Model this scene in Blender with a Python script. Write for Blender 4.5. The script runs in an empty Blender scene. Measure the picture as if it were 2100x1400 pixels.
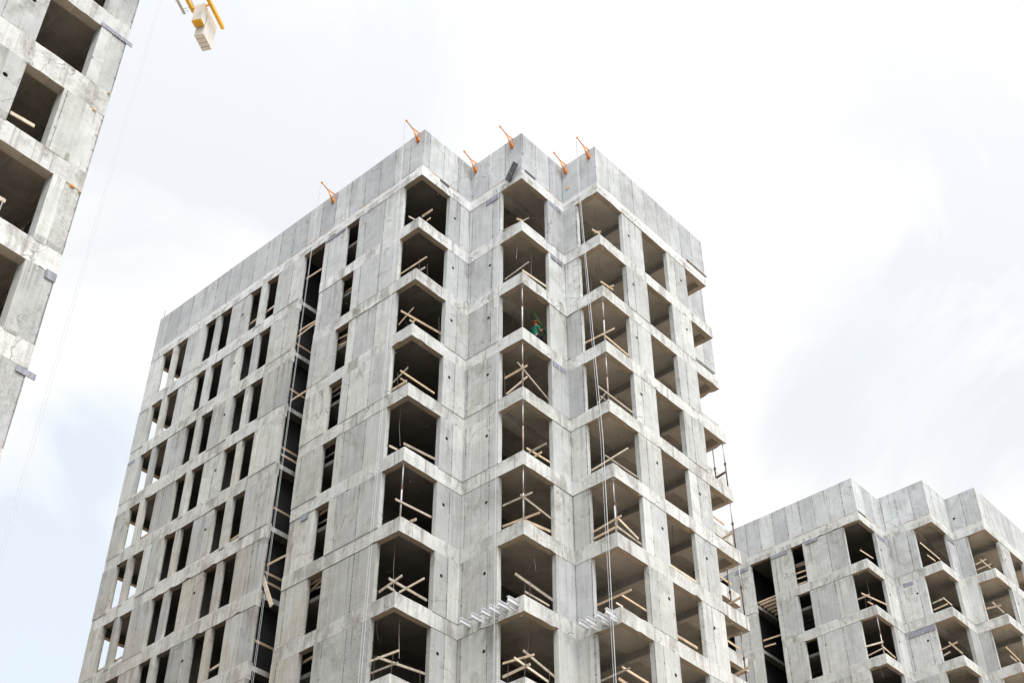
import bpy, bmesh, math, random
from mathutils import Vector, Matrix, Euler
from mathutils.geometry import tessellate_polygon

scene = bpy.context.scene
COL = scene.collection
R = math.radians
ZG = 46.05                      # height of the top roof slab above the ground

# ---------------------------------------------------------------- camera
cam_data = bpy.data.cameras.new('camera')
cam_data.sensor_width = 36.0
cam_data.lens = 2767.74 * 36.0 / 2100.0
cam_data.clip_start = 0.1
cam_data.clip_end = 6000
cam = bpy.data.objects.new('camera', cam_data)
COL.objects.link(cam)
cam.location = (24.4227, -32.9530, -44.4499 + ZG)
cam.rotation_mode = 'QUATERNION'
cam.rotation_quaternion = (Matrix.Rotation(0.729234, 3, 'Z') @ Matrix.Rotation(2.280788, 3, 'X') @ Matrix.Rotation(0.000789, 3, 'Z')).to_quaternion()
scene.camera = cam
CAMM = cam.rotation_quaternion.to_matrix()

# ---------------------------------------------------------------- light
SUN_AZ = math.atan2(-0.42, 0.91)           # direction towards the sun, seen from above
SUN_EL = R(58)
sun_dir = Vector((math.cos(SUN_AZ) * math.cos(SUN_EL), math.sin(SUN_AZ) * math.cos(SUN_EL), math.sin(SUN_EL)))
sd = bpy.data.lights.new('sun', 'SUN')
sd.energy = 2.6
sd.angle = R(24)
sd.color = (1.0, 0.98, 0.95)
sun = bpy.data.objects.new('sun', sd)
COL.objects.link(sun)
sun.rotation_mode = 'QUATERNION'
sun.rotation_quaternion = sun_dir.to_track_quat('Z', 'Y')

world = bpy.data.worlds.new('World')
scene.world = world
world.use_nodes = True
wt = world.node_tree
wt.nodes.clear()
def wn(t, **k):
    n = wt.nodes.new(t)
    for a, b in k.items():
        setattr(n, a, b)
    return n
def wl(a, b):
    wt.links.new(a, b)
w_out = wn('ShaderNodeOutputWorld')
w_bg = wn('ShaderNodeBackground')
w_bg.inputs['Strength'].default_value = 0.1
sky = wn('ShaderNodeTexSky', sky_type='NISHITA', sun_disc=False)
sky.sun_elevation = SUN_EL
sky.sun_rotation = math.pi / 2 - SUN_AZ
sky.dust_density = 2.0
tc = wn('ShaderNodeTexCoord')
def vdir(px, py):
    d = CAMM @ Vector(((px - 1050) / 2767.74, -(py - 700) / 2767.74, -1.0))
    return d.normalized()
# soft-edged openings and thin veils in the cloud cover, each a fixed direction of the sky
wnoise = wn('ShaderNodeTexNoise')
wnoise.inputs['Scale'].default_value = 3.6
wnoise.inputs['Detail'].default_value = 7.0
wnoise.inputs['Roughness'].default_value = 0.55
wnoise.inputs['Distortion'].default_value = 1.1
wl(tc.outputs['Generated'], wnoise.inputs['Vector'])
def math_node(op, a, b=None, clamp=False):
    n = wn('ShaderNodeMath', operation=op)
    n.use_clamp = clamp
    for i, v in enumerate((a, b)):
        if v is None:
            continue
        if isinstance(v, (int, float)):
            n.inputs[i].default_value = v
        else:
            wl(v, n.inputs[i])
    return n.outputs[0]
noise2 = math_node('SUBTRACT', wnoise.outputs['Fac'], 0.5)
noise2 = math_node('MULTIPLY', noise2, 3.0)
def lobe(d, rad, soft=0.9):
    dot = wn('ShaderNodeVectorMath', operation='DOT_PRODUCT')
    wl(tc.outputs['Generated'], dot.inputs[0])
    dot.inputs[1].default_value = d
    c = math_node('SUBTRACT', 1.0, dot.outputs['Value'])          # 1-cos
    c = math_node('MULTIPLY', c, 2.0 / (R(rad) ** 2))             # (angle/rad)^2
    c = math_node('SUBTRACT', 1.0, c)
    c = math_node('ADD', c, math_node('MULTIPLY', noise2, soft))
    mr = wn('ShaderNodeMapRange'); mr.interpolation_type = 'SMOOTHERSTEP'
    wl(c, mr.inputs[0]); mr.inputs[1].default_value = -0.15; mr.inputs[2].default_value = 1.25
    return mr.outputs[0]
def smooth_sum(lst):
    s = lst[0]
    for l in lst[1:]:
        s = math_node('ADD', s, l)
    return math_node('MINIMUM', s, 1.0)
blue = smooth_sum([lobe(vdir(40, 1160), 8, 1.3), lobe(vdir(-150, 1500), 11, 1.3), lobe(vdir(220, 900), 3.5, 1.2)])
gray = smooth_sum([lobe(vdir(560, 120), 10, 1.3), lobe(vdir(200, 300), 9, 1.3), lobe(vdir(2060, 240), 7, 1.3), lobe(vdir(1840, 790), 6.5, 1.5), lobe(vdir(2250, 520), 8, 1.4), lobe(Vector((0.3, 0.9, 0.6)).normalized(), 25, 1.2)])
cl_white = wn('ShaderNodeRGB'); cl_white.outputs[0].default_value = (9.5, 9.6, 9.7, 1)
cl_gray = wn('ShaderNodeRGB'); cl_gray.outputs[0].default_value = (7.8, 8.1, 8.6, 1)
mix1 = wn('ShaderNodeMixRGB'); wl(math_node('MULTIPLY', gray, 0.8), mix1.inputs[0]); wl(cl_white.outputs[0], mix1.inputs[1]); wl(cl_gray.outputs[0], mix1.inputs[2])
# the cloud is brighter round the hidden sun
glow = wn('ShaderNodeVectorMath', operation='DOT_PRODUCT')
wl(tc.outputs['Generated'], glow.inputs[0]); glow.inputs[1].default_value = sun_dir
gl = math_node('MAXIMUM', glow.outputs['Value'], 0.0)
gl = math_node('POWER', gl, 2.5)
gl = math_node('ADD', math_node('MULTIPLY', gl, 1.1), 1.0)
bright = wn('ShaderNodeVectorMath', operation='SCALE'); wl(mix1.outputs[0], bright.inputs[0]); wl(gl, bright.inputs['Scale'])
veil = wn('ShaderNodeMixRGB')
veil.inputs[0].default_value = 0.76
skyb = wn('ShaderNodeVectorMath', operation='SCALE'); wl(sky.outputs[0], skyb.inputs[0]); skyb.inputs['Scale'].default_value = 2.6
wl(skyb.outputs[0], veil.inputs[1]); veil.inputs[2].default_value = (9.1, 9.65, 9.85, 1)
mix2 = wn('ShaderNodeMixRGB'); wl(blue, mix2.inputs[0]); wl(bright.outputs[0], mix2.inputs[1]); wl(veil.outputs[0], mix2.inputs[2])
wl(mix2.outputs[0], w_bg.inputs['Color'])
wl(w_bg.outputs[0], w_out.inputs['Surface'])

scene.view_settings.view_transform = 'Standard'
scene.view_settings.look = 'None'
scene.view_settings.exposure = 0.08
scene.view_settings.gamma = 1.0
scene.render.engine = 'CYCLES'
scene.cycles.max_bounces = 8
scene.cycles.diffuse_bounces = 5

# ---------------------------------------------------------------- materials
def new_mat(name):
    m = bpy.data.materials.new(name)
    m.use_nodes = True
    nt = m.node_tree
    nt.nodes.clear()
    out = nt.nodes.new('ShaderNodeOutputMaterial')
    b = nt.nodes.new('ShaderNodeBsdfPrincipled')
    nt.links.new(b.outputs[0], out.inputs[0])
    return m, nt, b

class G:
    """small helper for node graphs"""
    def __init__(s, nt):
        s.nt = nt
    def n(s, t, **k):
        x = s.nt.nodes.new(t)
        for a, b in k.items():
            setattr(x, a, b)
        return x
    def l(s, a, b):
        s.nt.links.new(a, b)
    def m(s, op, a, b=None, c=None, clamp=False):
        x = s.n('ShaderNodeMath', operation=op)
        x.use_clamp = clamp
        for i, v in enumerate((a, b, c)):
            if v is None:
                continue
            if isinstance(v, (int, float)):
                x.inputs[i].default_value = v
            else:
                s.l(v, x.inputs[i])
        return x.outputs[0]
    def map(s, v, a, b, c=0.0, d=1.0, smooth=True):
        x = s.n('ShaderNodeMapRange')
        if smooth:
            x.interpolation_type = 'SMOOTHSTEP'
        s.l(v, x.inputs[0])
        for i, t in zip((1, 2, 3, 4), (a, b, c, d)):
            x.inputs[i].default_value = t
        return x.outputs[0]
    def noise(s, vec, scale, detail=4, rough=0.6, dist=0.0, mul=None, add=None):
        if mul or add:
            mp = s.n('ShaderNodeMapping')
            mp.inputs['Scale'].default_value = mul or (1, 1, 1)
            mp.inputs['Location'].default_value = add or (0, 0, 0)
            s.l(vec, mp.inputs[0])
            vec = mp.outputs[0]
        x = s.n('ShaderNodeTexNoise')
        x.inputs['Scale'].default_value = scale
        x.inputs['Detail'].default_value = detail
        x.inputs['Roughness'].default_value = rough
        x.inputs['Distortion'].default_value = dist
        s.l(vec, x.inputs['Vector'])
        return x.outputs['Fac']
    def mix(s, f, a, b, mode='MIX'):
        x = s.n('ShaderNodeMixRGB', blend_type=mode)
        for i, v in enumerate((f, a, b)):
            if isinstance(v, (int, float)):
                x.inputs[i].default_value = v
            elif isinstance(v, tuple):
                x.inputs[i].default_value = (*v, 1)
            else:
                s.l(v, x.inputs[i])
        return x.outputs[0]

def concrete(name, base, dirt=1.0, panels=True, streaks=1.0, warm=0.5, rough_cast=0.0, offs=0.0, line_w=0.024, cell=1.22):
    m, nt, b = new_mat(name)
    g = G(nt)
    geo = g.n('ShaderNodeNewGeometry')
    P = geo.outputs['Position']
    sep = g.n('ShaderNodeSeparateXYZ'); g.l(P, sep.inputs[0])
    sn = g.n('ShaderNodeSeparateXYZ'); g.l(geo.outputs['True Normal'], sn.inputs[0])
    anx = g.m('ABSOLUTE', sn.outputs[0]); any_ = g.m('ABSOLUTE', sn.outputs[1])
    big = g.noise(P, 0.35, 3, 0.55, 0.3, add=(offs, offs, 0))
    mid = g.noise(P, 1.7, 6, 0.62, 0.4, add=(offs, 3, 0))
    fine = g.noise(P, 14.0, 5, 0.7)
    streak = g.noise(P, 1.0, 5, 0.65, 0.0, mul=(7.0, 7.0, 0.32))
    streak2 = g.noise(P, 1.0, 4, 0.6, 0.0, mul=(17.0, 17.0, 0.55), add=(5, 2, 9))
    board = g.noise(P, 1.0, 3, 0.6, 0.0, mul=(1.2, 1.2, 13.0))
    # tone
    col = g.mix(g.map(big, 0.32, 0.68), tuple(c * 0.87 for c in base), tuple(min(1, c * 1.10) for c in base))
    col = g.mix(g.m('MULTIPLY', g.map(mid, 0.35, 0.72), 0.6), col, tuple(c * 0.72 for c in base))
    col = g.mix(g.m('MULTIPLY', g.map(streak, 0.50, 0.78), 0.42 * streaks), col, tuple(c * 0.52 for c in base))
    col = g.mix(g.m('MULTIPLY', g.map(streak2, 0.52, 0.75), 0.26 * streaks), col, (0.76, 0.78, 0.79))
    col = g.mix(g.m('MULTIPLY', g.map(board, 0.45, 0.7), 0.10), col, tuple(c * 0.6 for c in base))
    # warm grime patches, spreading where the noise is high and stronger lower on the facade
    low = g.map(sep.outputs[2], ZG - 2, ZG - 26, 0.25, 1.0, False)
    left = g.map(sep.outputs[0], -4, -14, 0.35, 1.0, False)
    wmask = g.map(g.m('ADD', g.m('MULTIPLY', big, 0.45), g.m('MULTIPLY', streak, 0.6)), 0.36, 0.62)
    wmask = g.m('MULTIPLY', g.m('MULTIPLY', wmask, g.m('MULTIPLY', low, left)), warm)
    col = g.mix(wmask, col, (0.41, 0.34, 0.24))
    # rain and rust runs that start under each slab edge
    fz = g.m('FRACT', g.m('DIVIDE', g.m('ADD', sep.outputs[2], 2.2), 3.0))
    runs = g.noise(P, 1.0, 4, 0.7, 0.0, mul=(4.5, 4.5, 0.12), add=(11, 3, offs))
    runs = g.m('MULTIPLY', g.map(runs, 0.53, 0.68), g.map(g.m('ADD', fz, g.m('MULTIPLY', mid, 0.4)), 0.35, 1.0))
    col = g.mix(g.m('MULTIPLY', runs, 0.52 * dirt), col, (0.17, 0.145, 0.115))
    blot = g.m('MULTIPLY', g.map(g.noise(P, 0.62, 6, 0.68, 0.8, add=(7, 1, offs)), 0.55, 0.68), 0.42 * dirt)
    col = g.mix(blot, col, (0.31, 0.285, 0.235))
    if panels:
        def cellfrac(axis, w):
            v = g.m('DIVIDE', g.m('ADD', sep.outputs[axis], g.m('MULTIPLY', g.m('SUBTRACT', fine, 0.5), 0.02)), w)
            return g.m('FLOOR', v), g.m('FRACT', v)
        cx, fx = cellfrac(0, cell)
        cy, fy = cellfrac(1, cell * 0.93)
        cz = g.m('FLOOR', g.m('DIVIDE', g.m('ADD', sep.outputs[2], 2.2), 3.0))
        comb = g.n('ShaderNodeCombineXYZ')
        g.l(g.m('MULTIPLY', cx, g.m('GREATER_THAN', any_, 0.5)), comb.inputs[0])
        g.l(g.m('MULTIPLY', cy, g.m('GREATER_THAN', anx, 0.5)), comb.inputs[1])
        g.l(cz, comb.inputs[2])
        wnz = g.n('ShaderNodeTexWhiteNoise', noise_dimensions='3D'); g.l(comb.outputs[0], wnz.inputs[0])
        tone = g.map(wnz.outputs[0], 0.0, 1.0, 0.80, 1.10, False)
        t3 = g.n('ShaderNodeCombineXYZ')
        g.l(tone, t3.inputs[0]); g.l(tone, t3.inputs[1]); g.l(g.m('POWER', tone, 0.85), t3.inputs[2])
        col = g.mix(1.0, col, t3.outputs[0], 'MULTIPLY')
        def line(fr, w, m_):
            d = g.m('MINIMUM', fr, g.m('SUBTRACT', 1.0, fr))
            ww = g.m('MULTIPLY', g.map(streak, 0.3, 0.7, 0.35, 1.5), w)
            l = g.m('SUBTRACT', 1.0, g.m('DIVIDE', d, ww), None, True)
            return g.m('MULTIPLY', l, m_)
        ln = g.m('MAXIMUM', line(fx, line_w, g.m('GREATER_THAN', any_, 0.5)), line(fy, line_w, g.m('GREATER_THAN', anx, 0.5)))
        # not every joint shows equally
        cx2, fx2 = cellfrac(0, cell * 0.413)
        cy2, fy2 = cellfrac(1, cell * 0.437)
        thin = g.m('MAXIMUM', line(fx2, line_w * 1.1, g.m('GREATER_THAN', any_, 0.5)), line(fy2, line_w * 1.1, g.m('GREATER_THAN', anx, 0.5)))
        thin = g.m('MULTIPLY', thin, g.map(g.noise(P, 0.9, 3, 0.5, 0, add=(4, 4, 4)), 0.45, 0.62, 0.0, 0.6))
        ln = g.m('MAXIMUM', g.m('MULTIPLY', ln, g.map(mid, 0.3, 0.55, 0.35, 1.0)), thin)
        # tie-hole blemishes strung along the joints
        zf = g.m('FRACT', g.m('DIVIDE', g.m('ADD', sep.outputs[2], g.m('MULTIPLY', big, 1.5)), 0.72))
        zd = g.m('LESS_THAN', g.m('ABSOLUTE', g.m('SUBTRACT', zf, 0.5)), 0.05)
        wide = g.m('MAXIMUM', line(fx, line_w * 2.4, g.m('GREATER_THAN', any_, 0.5)), line(fy, line_w * 2.4, g.m('GREATER_THAN', anx, 0.5)))
        dots = g.m('MULTIPLY', g.m('MULTIPLY', wide, zd), g.map(fine, 0.4, 0.6))
        ln = g.m('MAXIMUM', ln, g.m('MULTIPLY', dots, 1.6, None, True))
        col = g.mix(g.m('MULTIPLY', ln, 0.92), col, (0.10, 0.10, 0.095))
    # each pour has its own tone
    oi = g.n('ShaderNodeObjectInfo')
    pt_ = g.map(oi.outputs['Random'], 0.0, 1.0, 0.90, 1.07, False)
    p3 = g.n('ShaderNodeCombineXYZ'); g.l(pt_, p3.inputs[0]); g.l(g.m('POWER', pt_, 1.02), p3.inputs[1]); g.l(g.m('POWER', pt_, 1.15), p3.inputs[2])
    col = g.mix(1.0, col, p3.outputs[0], 'MULTIPLY')
    # damp grime hanging in ragged patches under the slab edges
    rag = g.noise(P, 1.0, 6, 0.7, 0.3, mul=(1.3, 1.3, 0.5), add=(21, 5, offs))
    rag = g.m('MULTIPLY', g.map(g.m('ADD', rag, g.m('MULTIPLY', fz, 0.16)), 0.64, 0.76), g.map(fine, 0.3, 0.6, 0.5, 1.0))
    col = g.mix(g.m('MULTIPLY', rag, 0.55 * dirt), col, (0.20, 0.175, 0.14))
    # pores and blow holes
    vor = g.n('ShaderNodeTexVoronoi'); vor.inputs['Scale'].default_value = 5.5
    vor.inputs['Randomness'].default_value = 1.0
    g.l(P, vor.inputs['Vector'])
    hole = g.m('LESS_THAN', g.m('ADD', vor.outputs['Distance'], g.m('MULTIPLY', fine, 0.10)), 0.14)
    hole = g.m('MULTIPLY', hole, g.map(mid, 0.42, 0.58))
    col = g.mix(g.m('MULTIPLY', hole, 0.6), col, (0.10, 0.095, 0.085))
    col = g.mix(g.m('MULTIPLY', g.map(fine, 0.45, 0.75), 0.25), col, tuple(c * 0.6 for c in base))
    # cracks / cold joints
    wv = g.n('ShaderNodeTexVoronoi', feature='DISTANCE_TO_EDGE'); wv.inputs['Scale'].default_value = 0.33
    dist = g.n('ShaderNodeVectorMath', operation='ADD')
    nz = g.n('ShaderNodeTexNoise'); nz.inputs['Scale'].default_value = 1.4; nz.inputs['Detail'].default_value = 5; g.l(P, nz.inputs['Vector'])
    g.l(P, dist.inputs[0]); g.l(nz.outputs['Color'], dist.inputs[1]); g.l(dist.outputs[0], wv.inputs['Vector'])
    crack = g.m('MULTIPLY', g.m('LESS_THAN', wv.outputs['Distance'], 0.004), g.map(big, 0.5, 0.6))
    col = g.mix(g.m('MULTIPLY', crack, 0.55), col, (0.12, 0.11, 0.10))
    if rough_cast:
        rc = g.noise(P, 9, 8, 0.75, 1.0)
        msk = g.m('MULTIPLY', g.map(g.noise(P, 0.8, 4, 0.6, 0.5, add=(2, 7, 1)), 0.45, 0.6), rough_cast)
        col = g.mix(g.m('MULTIPLY', g.m('MULTIPLY', g.map(rc, 0.42, 0.62), 0.7), msk), col, (0.16, 0.145, 0.115))
    g.l(col, b.inputs['Base Color'])
    b.inputs['Roughness'].default_value = 0.9
    b.inputs['Specular IOR Level'].default_value = 0.2
    bump = g.n('ShaderNodeBump'); bump.inputs['Strength'].default_value = 0.55; bump.inputs['Distance'].default_value = 0.03
    hsum = g.m('ADD', g.m('MULTIPLY', fine, 0.5), g.m('MULTIPLY', mid, 0.8))
    hsum = g.m('SUBTRACT', hsum, g.m('MULTIPLY', hole, 0.9))
    hsum = g.m('ADD', hsum, g.m('MULTIPLY', streak2, 0.35))
    g.l(hsum, bump.inputs['Height'])
    g.l(bump.outputs[0], b.inputs['Normal'])
    return m

def soffit_mat(name='soffit_concrete', edge=False):
    m, nt, b = new_mat(name)
    g = G(nt)
    geo = g.n('ShaderNodeNewGeometry'); P = geo.outputs['Position']
    mid = g.noise(P, 1.3, 6, 0.62, 0.5)
    big = g.noise(P, 0.45, 2, 0.5, 0.2)
    fine = g.noise(P, 11, 5, 0.7)
    br = g.n('ShaderNodeTexBrick')
    br.inputs['Scale'].default_value = 1.0
    br.inputs['Brick Width'].default_value = 2.44; br.inputs['Row Height'].default_value = 1.22
    br.inputs['Mortar Size'].default_value = 0.012; br.inputs['Mortar Smooth'].default_value = 0.4
    br.inputs['Color1'].default_value = (0.50, 0.44, 0.365, 1); br.inputs['Color2'].default_value = (0.42, 0.37, 0.305, 1)
    br.inputs['Mortar'].default_value = (0.62, 0.56, 0.47, 1)
    mp = g.n('ShaderNodeMapping'); mp.inputs['Rotation'].default_value = (0, 0, R(0)); g.l(P, mp.inputs[0]); g.l(mp.outputs[0], br.inputs['Vector'])
    col = g.mix(g.m('MULTIPLY', g.map(mid, 0.4, 0.7), 0.5), br.outputs['Color'], (0.22, 0.19, 0.155))
    col = g.mix(g.m('MULTIPLY', g.map(big, 0.5, 0.7), 0.35), col, (0.44, 0.38, 0.31))
    col = g.mix(g.m('MULTIPLY', g.map(fine, 0.5, 0.75), 0.3), col, (0.20, 0.17, 0.14))
    if edge:
        col = g.mix(g.m('MULTIPLY', g.map(fine, 0.4, 0.7), 0.5), g.mix(g.map(big, 0.4, 0.65), (0.36, 0.28, 0.20), (0.27, 0.22, 0.165)), (0.17, 0.135, 0.10))
    # painted room light: long wing and left bays shaded, right bays paler
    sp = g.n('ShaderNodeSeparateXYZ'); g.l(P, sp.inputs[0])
    shade_bays = g.m('MULTIPLY', g.m('LESS_THAN', sp.outputs[0], -5.3), g.m('GREATER_THAN', sp.outputs[1], -5.58))
    col = g.mix(g.m('MULTIPLY', shade_bays, 0.0 if edge else 0.72), col, (0.045, 0.045, 0.046))
    lit_bays = g.m('MULTIPLY', g.m('GREATER_THAN', sp.outputs[0], -1.75), g.m('GREATER_THAN', sp.outputs[1], 0.25))
    col = g.mix(g.m('MULTIPLY', lit_bays, 0.0 if edge else 0.32), col, (0.85, 0.76, 0.64))
    sv = g.n('ShaderNodeTexVoronoi'); sv.inputs['Scale'].default_value = 1.1; g.l(P, sv.inputs['Vector'])
    col = g.mix(g.m('LESS_THAN', sv.outputs['Distance'], 0.05), col, (0.75, 0.7, 0.6))
    g.l(col, b.inputs['Base Color'])
    b.inputs['Roughness'].default_value = 0.9
    bump = g.n('ShaderNodeBump'); bump.inputs['Strength'].default_value = 0.4; bump.inputs['Distance'].default_value = 0.02
    g.l(g.m('ADD', mid, g.m('MULTIPLY', fine, 0.4)), bump.inputs['Height']); g.l(bump.outputs[0], b.inputs['Normal'])
    return m

def simple(name, col, rough=0.6, metal=0.0, var=0.25, scale=6.0, mul=None, dark=None, bump=0.0, spec=None):
    m, nt, b = new_mat(name)
    g = G(nt)
    tcn = g.n('ShaderNodeTexCoord')
    v = tcn.outputs['Object']
    n1 = g.noise(v, scale, 5, 0.65, 0.2, mul=mul)
    n2 = g.noise(v, scale * 4.3, 4, 0.7)
    dk = dark or tuple(c * (1 - var) for c in col)
    c = g.mix(g.map(n1, 0.35, 0.7), col, dk)
    c = g.mix(g.m('MULTIPLY', g.map(n2, 0.55, 0.75), 0.35), c, tuple(x * 0.5 for x in col))
    g.l(c, b.inputs['Base Color'])
    b.inputs['Roughness'].default_value = rough
    b.inputs['Metallic'].default_value = metal
    if spec is not None:
        b.inputs['Specular IOR Level'].default_value = spec
    if bump:
        bp = g.n('ShaderNodeBump'); bp.inputs['Strength'].default_value = bump; bp.inputs['Distance'].default_value = 0.01
        g.l(n2, bp.inputs['Height']); g.l(bp.outputs[0], b.inputs['Normal'])
    return m

M = {}
M['wall'] = concrete('wall_concrete', (0.655, 0.685, 0.69), warm=0.9, rough_cast=0.25)
M['band'] = concrete('band_concrete', (0.745, 0.765, 0.765), panels=False, streaks=0.6, warm=0.6, rough_cast=0.45, offs=3.3)
M['parapet'] = concrete('parapet_concrete', (0.60, 0.63, 0.645), warm=0.3, dirt=0.6, streaks=1.4, cell=0.98, line_w=0.030)
M['rough'] = concrete('rough_pour_concrete', (0.58, 0.60, 0.595), warm=0.4, panels=True, rough_cast=0.55, offs=9.0)
M['inner'] = concrete('inner_concrete', (0.14, 0.137, 0.13), panels=False, warm=0.2, offs=6.0)  # room shade put into the colour, darker than bare concrete
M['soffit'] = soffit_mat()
M['edge'] = soffit_mat('slab_edge_underside', True)
M['pale_bounce'] = concrete('pale_bounce_concrete', (0.44, 0.425, 0.40), panels=False, warm=0.2, offs=4.0, dirt=0.4)  # lighter copy of the room concrete, added to bounce light at the right
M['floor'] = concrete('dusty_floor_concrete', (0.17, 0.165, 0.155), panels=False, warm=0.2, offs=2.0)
M['timber'] = simple('sawn_timber', (0.66, 0.50, 0.34), 0.75, var=0.35, scale=3.0, bump=0.3)
M['timber_old'] = simple('weathered_timber', (0.48, 0.42, 0.34), 0.85, var=0.4, scale=3.0, bump=0.3)
M['recess_shade'] = simple('black_recess_shade', (0.022, 0.022, 0.024), 0.8, var=0.3)  # near-black colour stands in for the shade deep in the recess
M['timber_pale'] = simple('pale_timber', (0.78, 0.67, 0.52), 0.75, var=0.3, scale=3.0, bump=0.3)
M['steel'] = simple('galvanised_steel', (0.60, 0.58, 0.58), 0.55, 0.3, var=0.35)
M['prop_paint'] = simple('worn_pink_primer', (0.50, 0.36, 0.31), 0.7, 0.1, var=0.4, scale=9)
M['rust'] = simple('rusty_steel', (0.17, 0.095, 0.06), 0.85, 0.2, var=0.5, scale=12)
M['rebar'] = simple('rebar_steel', (0.13, 0.10, 0.085), 0.8, 0.3, var=0.5, scale=12)
M['orange'] = simple('orange_paint', (0.90, 0.33, 0.06), 0.45, var=0.25)
M['white_steel'] = simple('white_painted_steel', (0.78, 0.80, 0.84), 0.4, var=0.12)
M['plate'] = simple('blue_grey_form_plate', (0.34, 0.36, 0.42), 0.6, var=0.45, scale=4, mul=(3, 3, 0.5), dark=(0.17, 0.18, 0.21))
M['dark_plate'] = simple('dark_panel', (0.085, 0.09, 0.105), 0.6, var=0.4, scale=4)
M['foam'] = simple('beige_foam', (0.68, 0.50, 0.36), 0.9, var=0.3, scale=14, bump=0.6)
M['cable'] = simple('grey_cable', (0.58, 0.59, 0.63), 0.7, var=0.1)
M['rope'] = simple('pale_rope', (0.62, 0.64, 0.67), 0.7, var=0.15)
M['yellow'] = simple('yellow_crane_paint', (0.85, 0.46, 0.015), 0.45, var=0.15)
M['weight'] = simple('counterweight_concrete', (0.74, 0.71, 0.66), 0.9, var=0.18, scale=0.25)
M['skin'] = simple('skin', (0.55, 0.30, 0.21), 0.55, var=0.1)
M['green'] = simple('green_cloth', (0.012, 0.20, 0.12), 0.85, var=0.3)
M['pole'] = simple('green_plastic', (0.06, 0.27, 0.09), 0.35, var=0.15)
M['navy'] = simple('navy_cloth', (0.03, 0.035, 0.06), 0.9, var=0.3)
M['black'] = simple('black_leather', (0.02, 0.02, 0.02), 0.6, var=0.3)
M['helmet'] = simple('orange_plastic', (0.85, 0.17, 0.05), 0.35, var=0.08)
M['eye'] = simple('eye_white', (0.7, 0.7, 0.7), 0.3, var=0.05)

def ground_mat():
    m, nt, b = new_mat('sandy_ground')
    g = G(nt)
    P = g.n('ShaderNodeNewGeometry').outputs['Position']
    a = g.noise(P, 0.06, 6, 0.6, 0.4); c2 = g.noise(P, 1.2, 6, 0.65); c3 = g.noise(P, 14, 4, 0.7)
    c = g.mix(g.map(a, 0.4, 0.6), (0.68, 0.58, 0.46), (0.58, 0.49, 0.38))
    c = g.mix(g.m('MULTIPLY', g.map(c2, 0.4, 0.7), 0.5), c, (0.25, 0.21, 0.16))
    c = g.mix(g.m('MULTIPLY', g.map(c3, 0.5, 0.7), 0.4), c, (0.5, 0.43, 0.33))
    g.l(c, b.inputs['Base Color']); b.inputs['Roughness'].default_value = 0.95
    bp = g.n('ShaderNodeBump'); bp.inputs['Strength'].default_value = 0.6; bp.inputs['Distance'].default_value = 0.08
    g.l(c2, bp.inputs['Height']); g.l(bp.outputs[0], b.inputs['Normal'])
    return m
M['ground'] = ground_mat()

# ---------------------------------------------------------------- helpers
def mesh_obj(name, verts, faces, mats, parent=None, fmat=None, smooth=False):
    me = bpy.data.meshes.new(name)
    me.from_pydata([tuple(v) for v in verts], [], faces)
    for mt in (mats if isinstance(mats, (list, tuple)) else [mats]):
        me.materials.append(mt)
    if fmat:
        for i, p in enumerate(me.polygons):
            p.material_index = fmat[i] if i < len(fmat) else 0
    if smooth:
        for p in me.polygons:
            p.use_smooth = True
    me.update()
    o = bpy.data.objects.new(name, me)
    COL.objects.link(o)
    if parent:
        o.parent = parent
    return o

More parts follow.
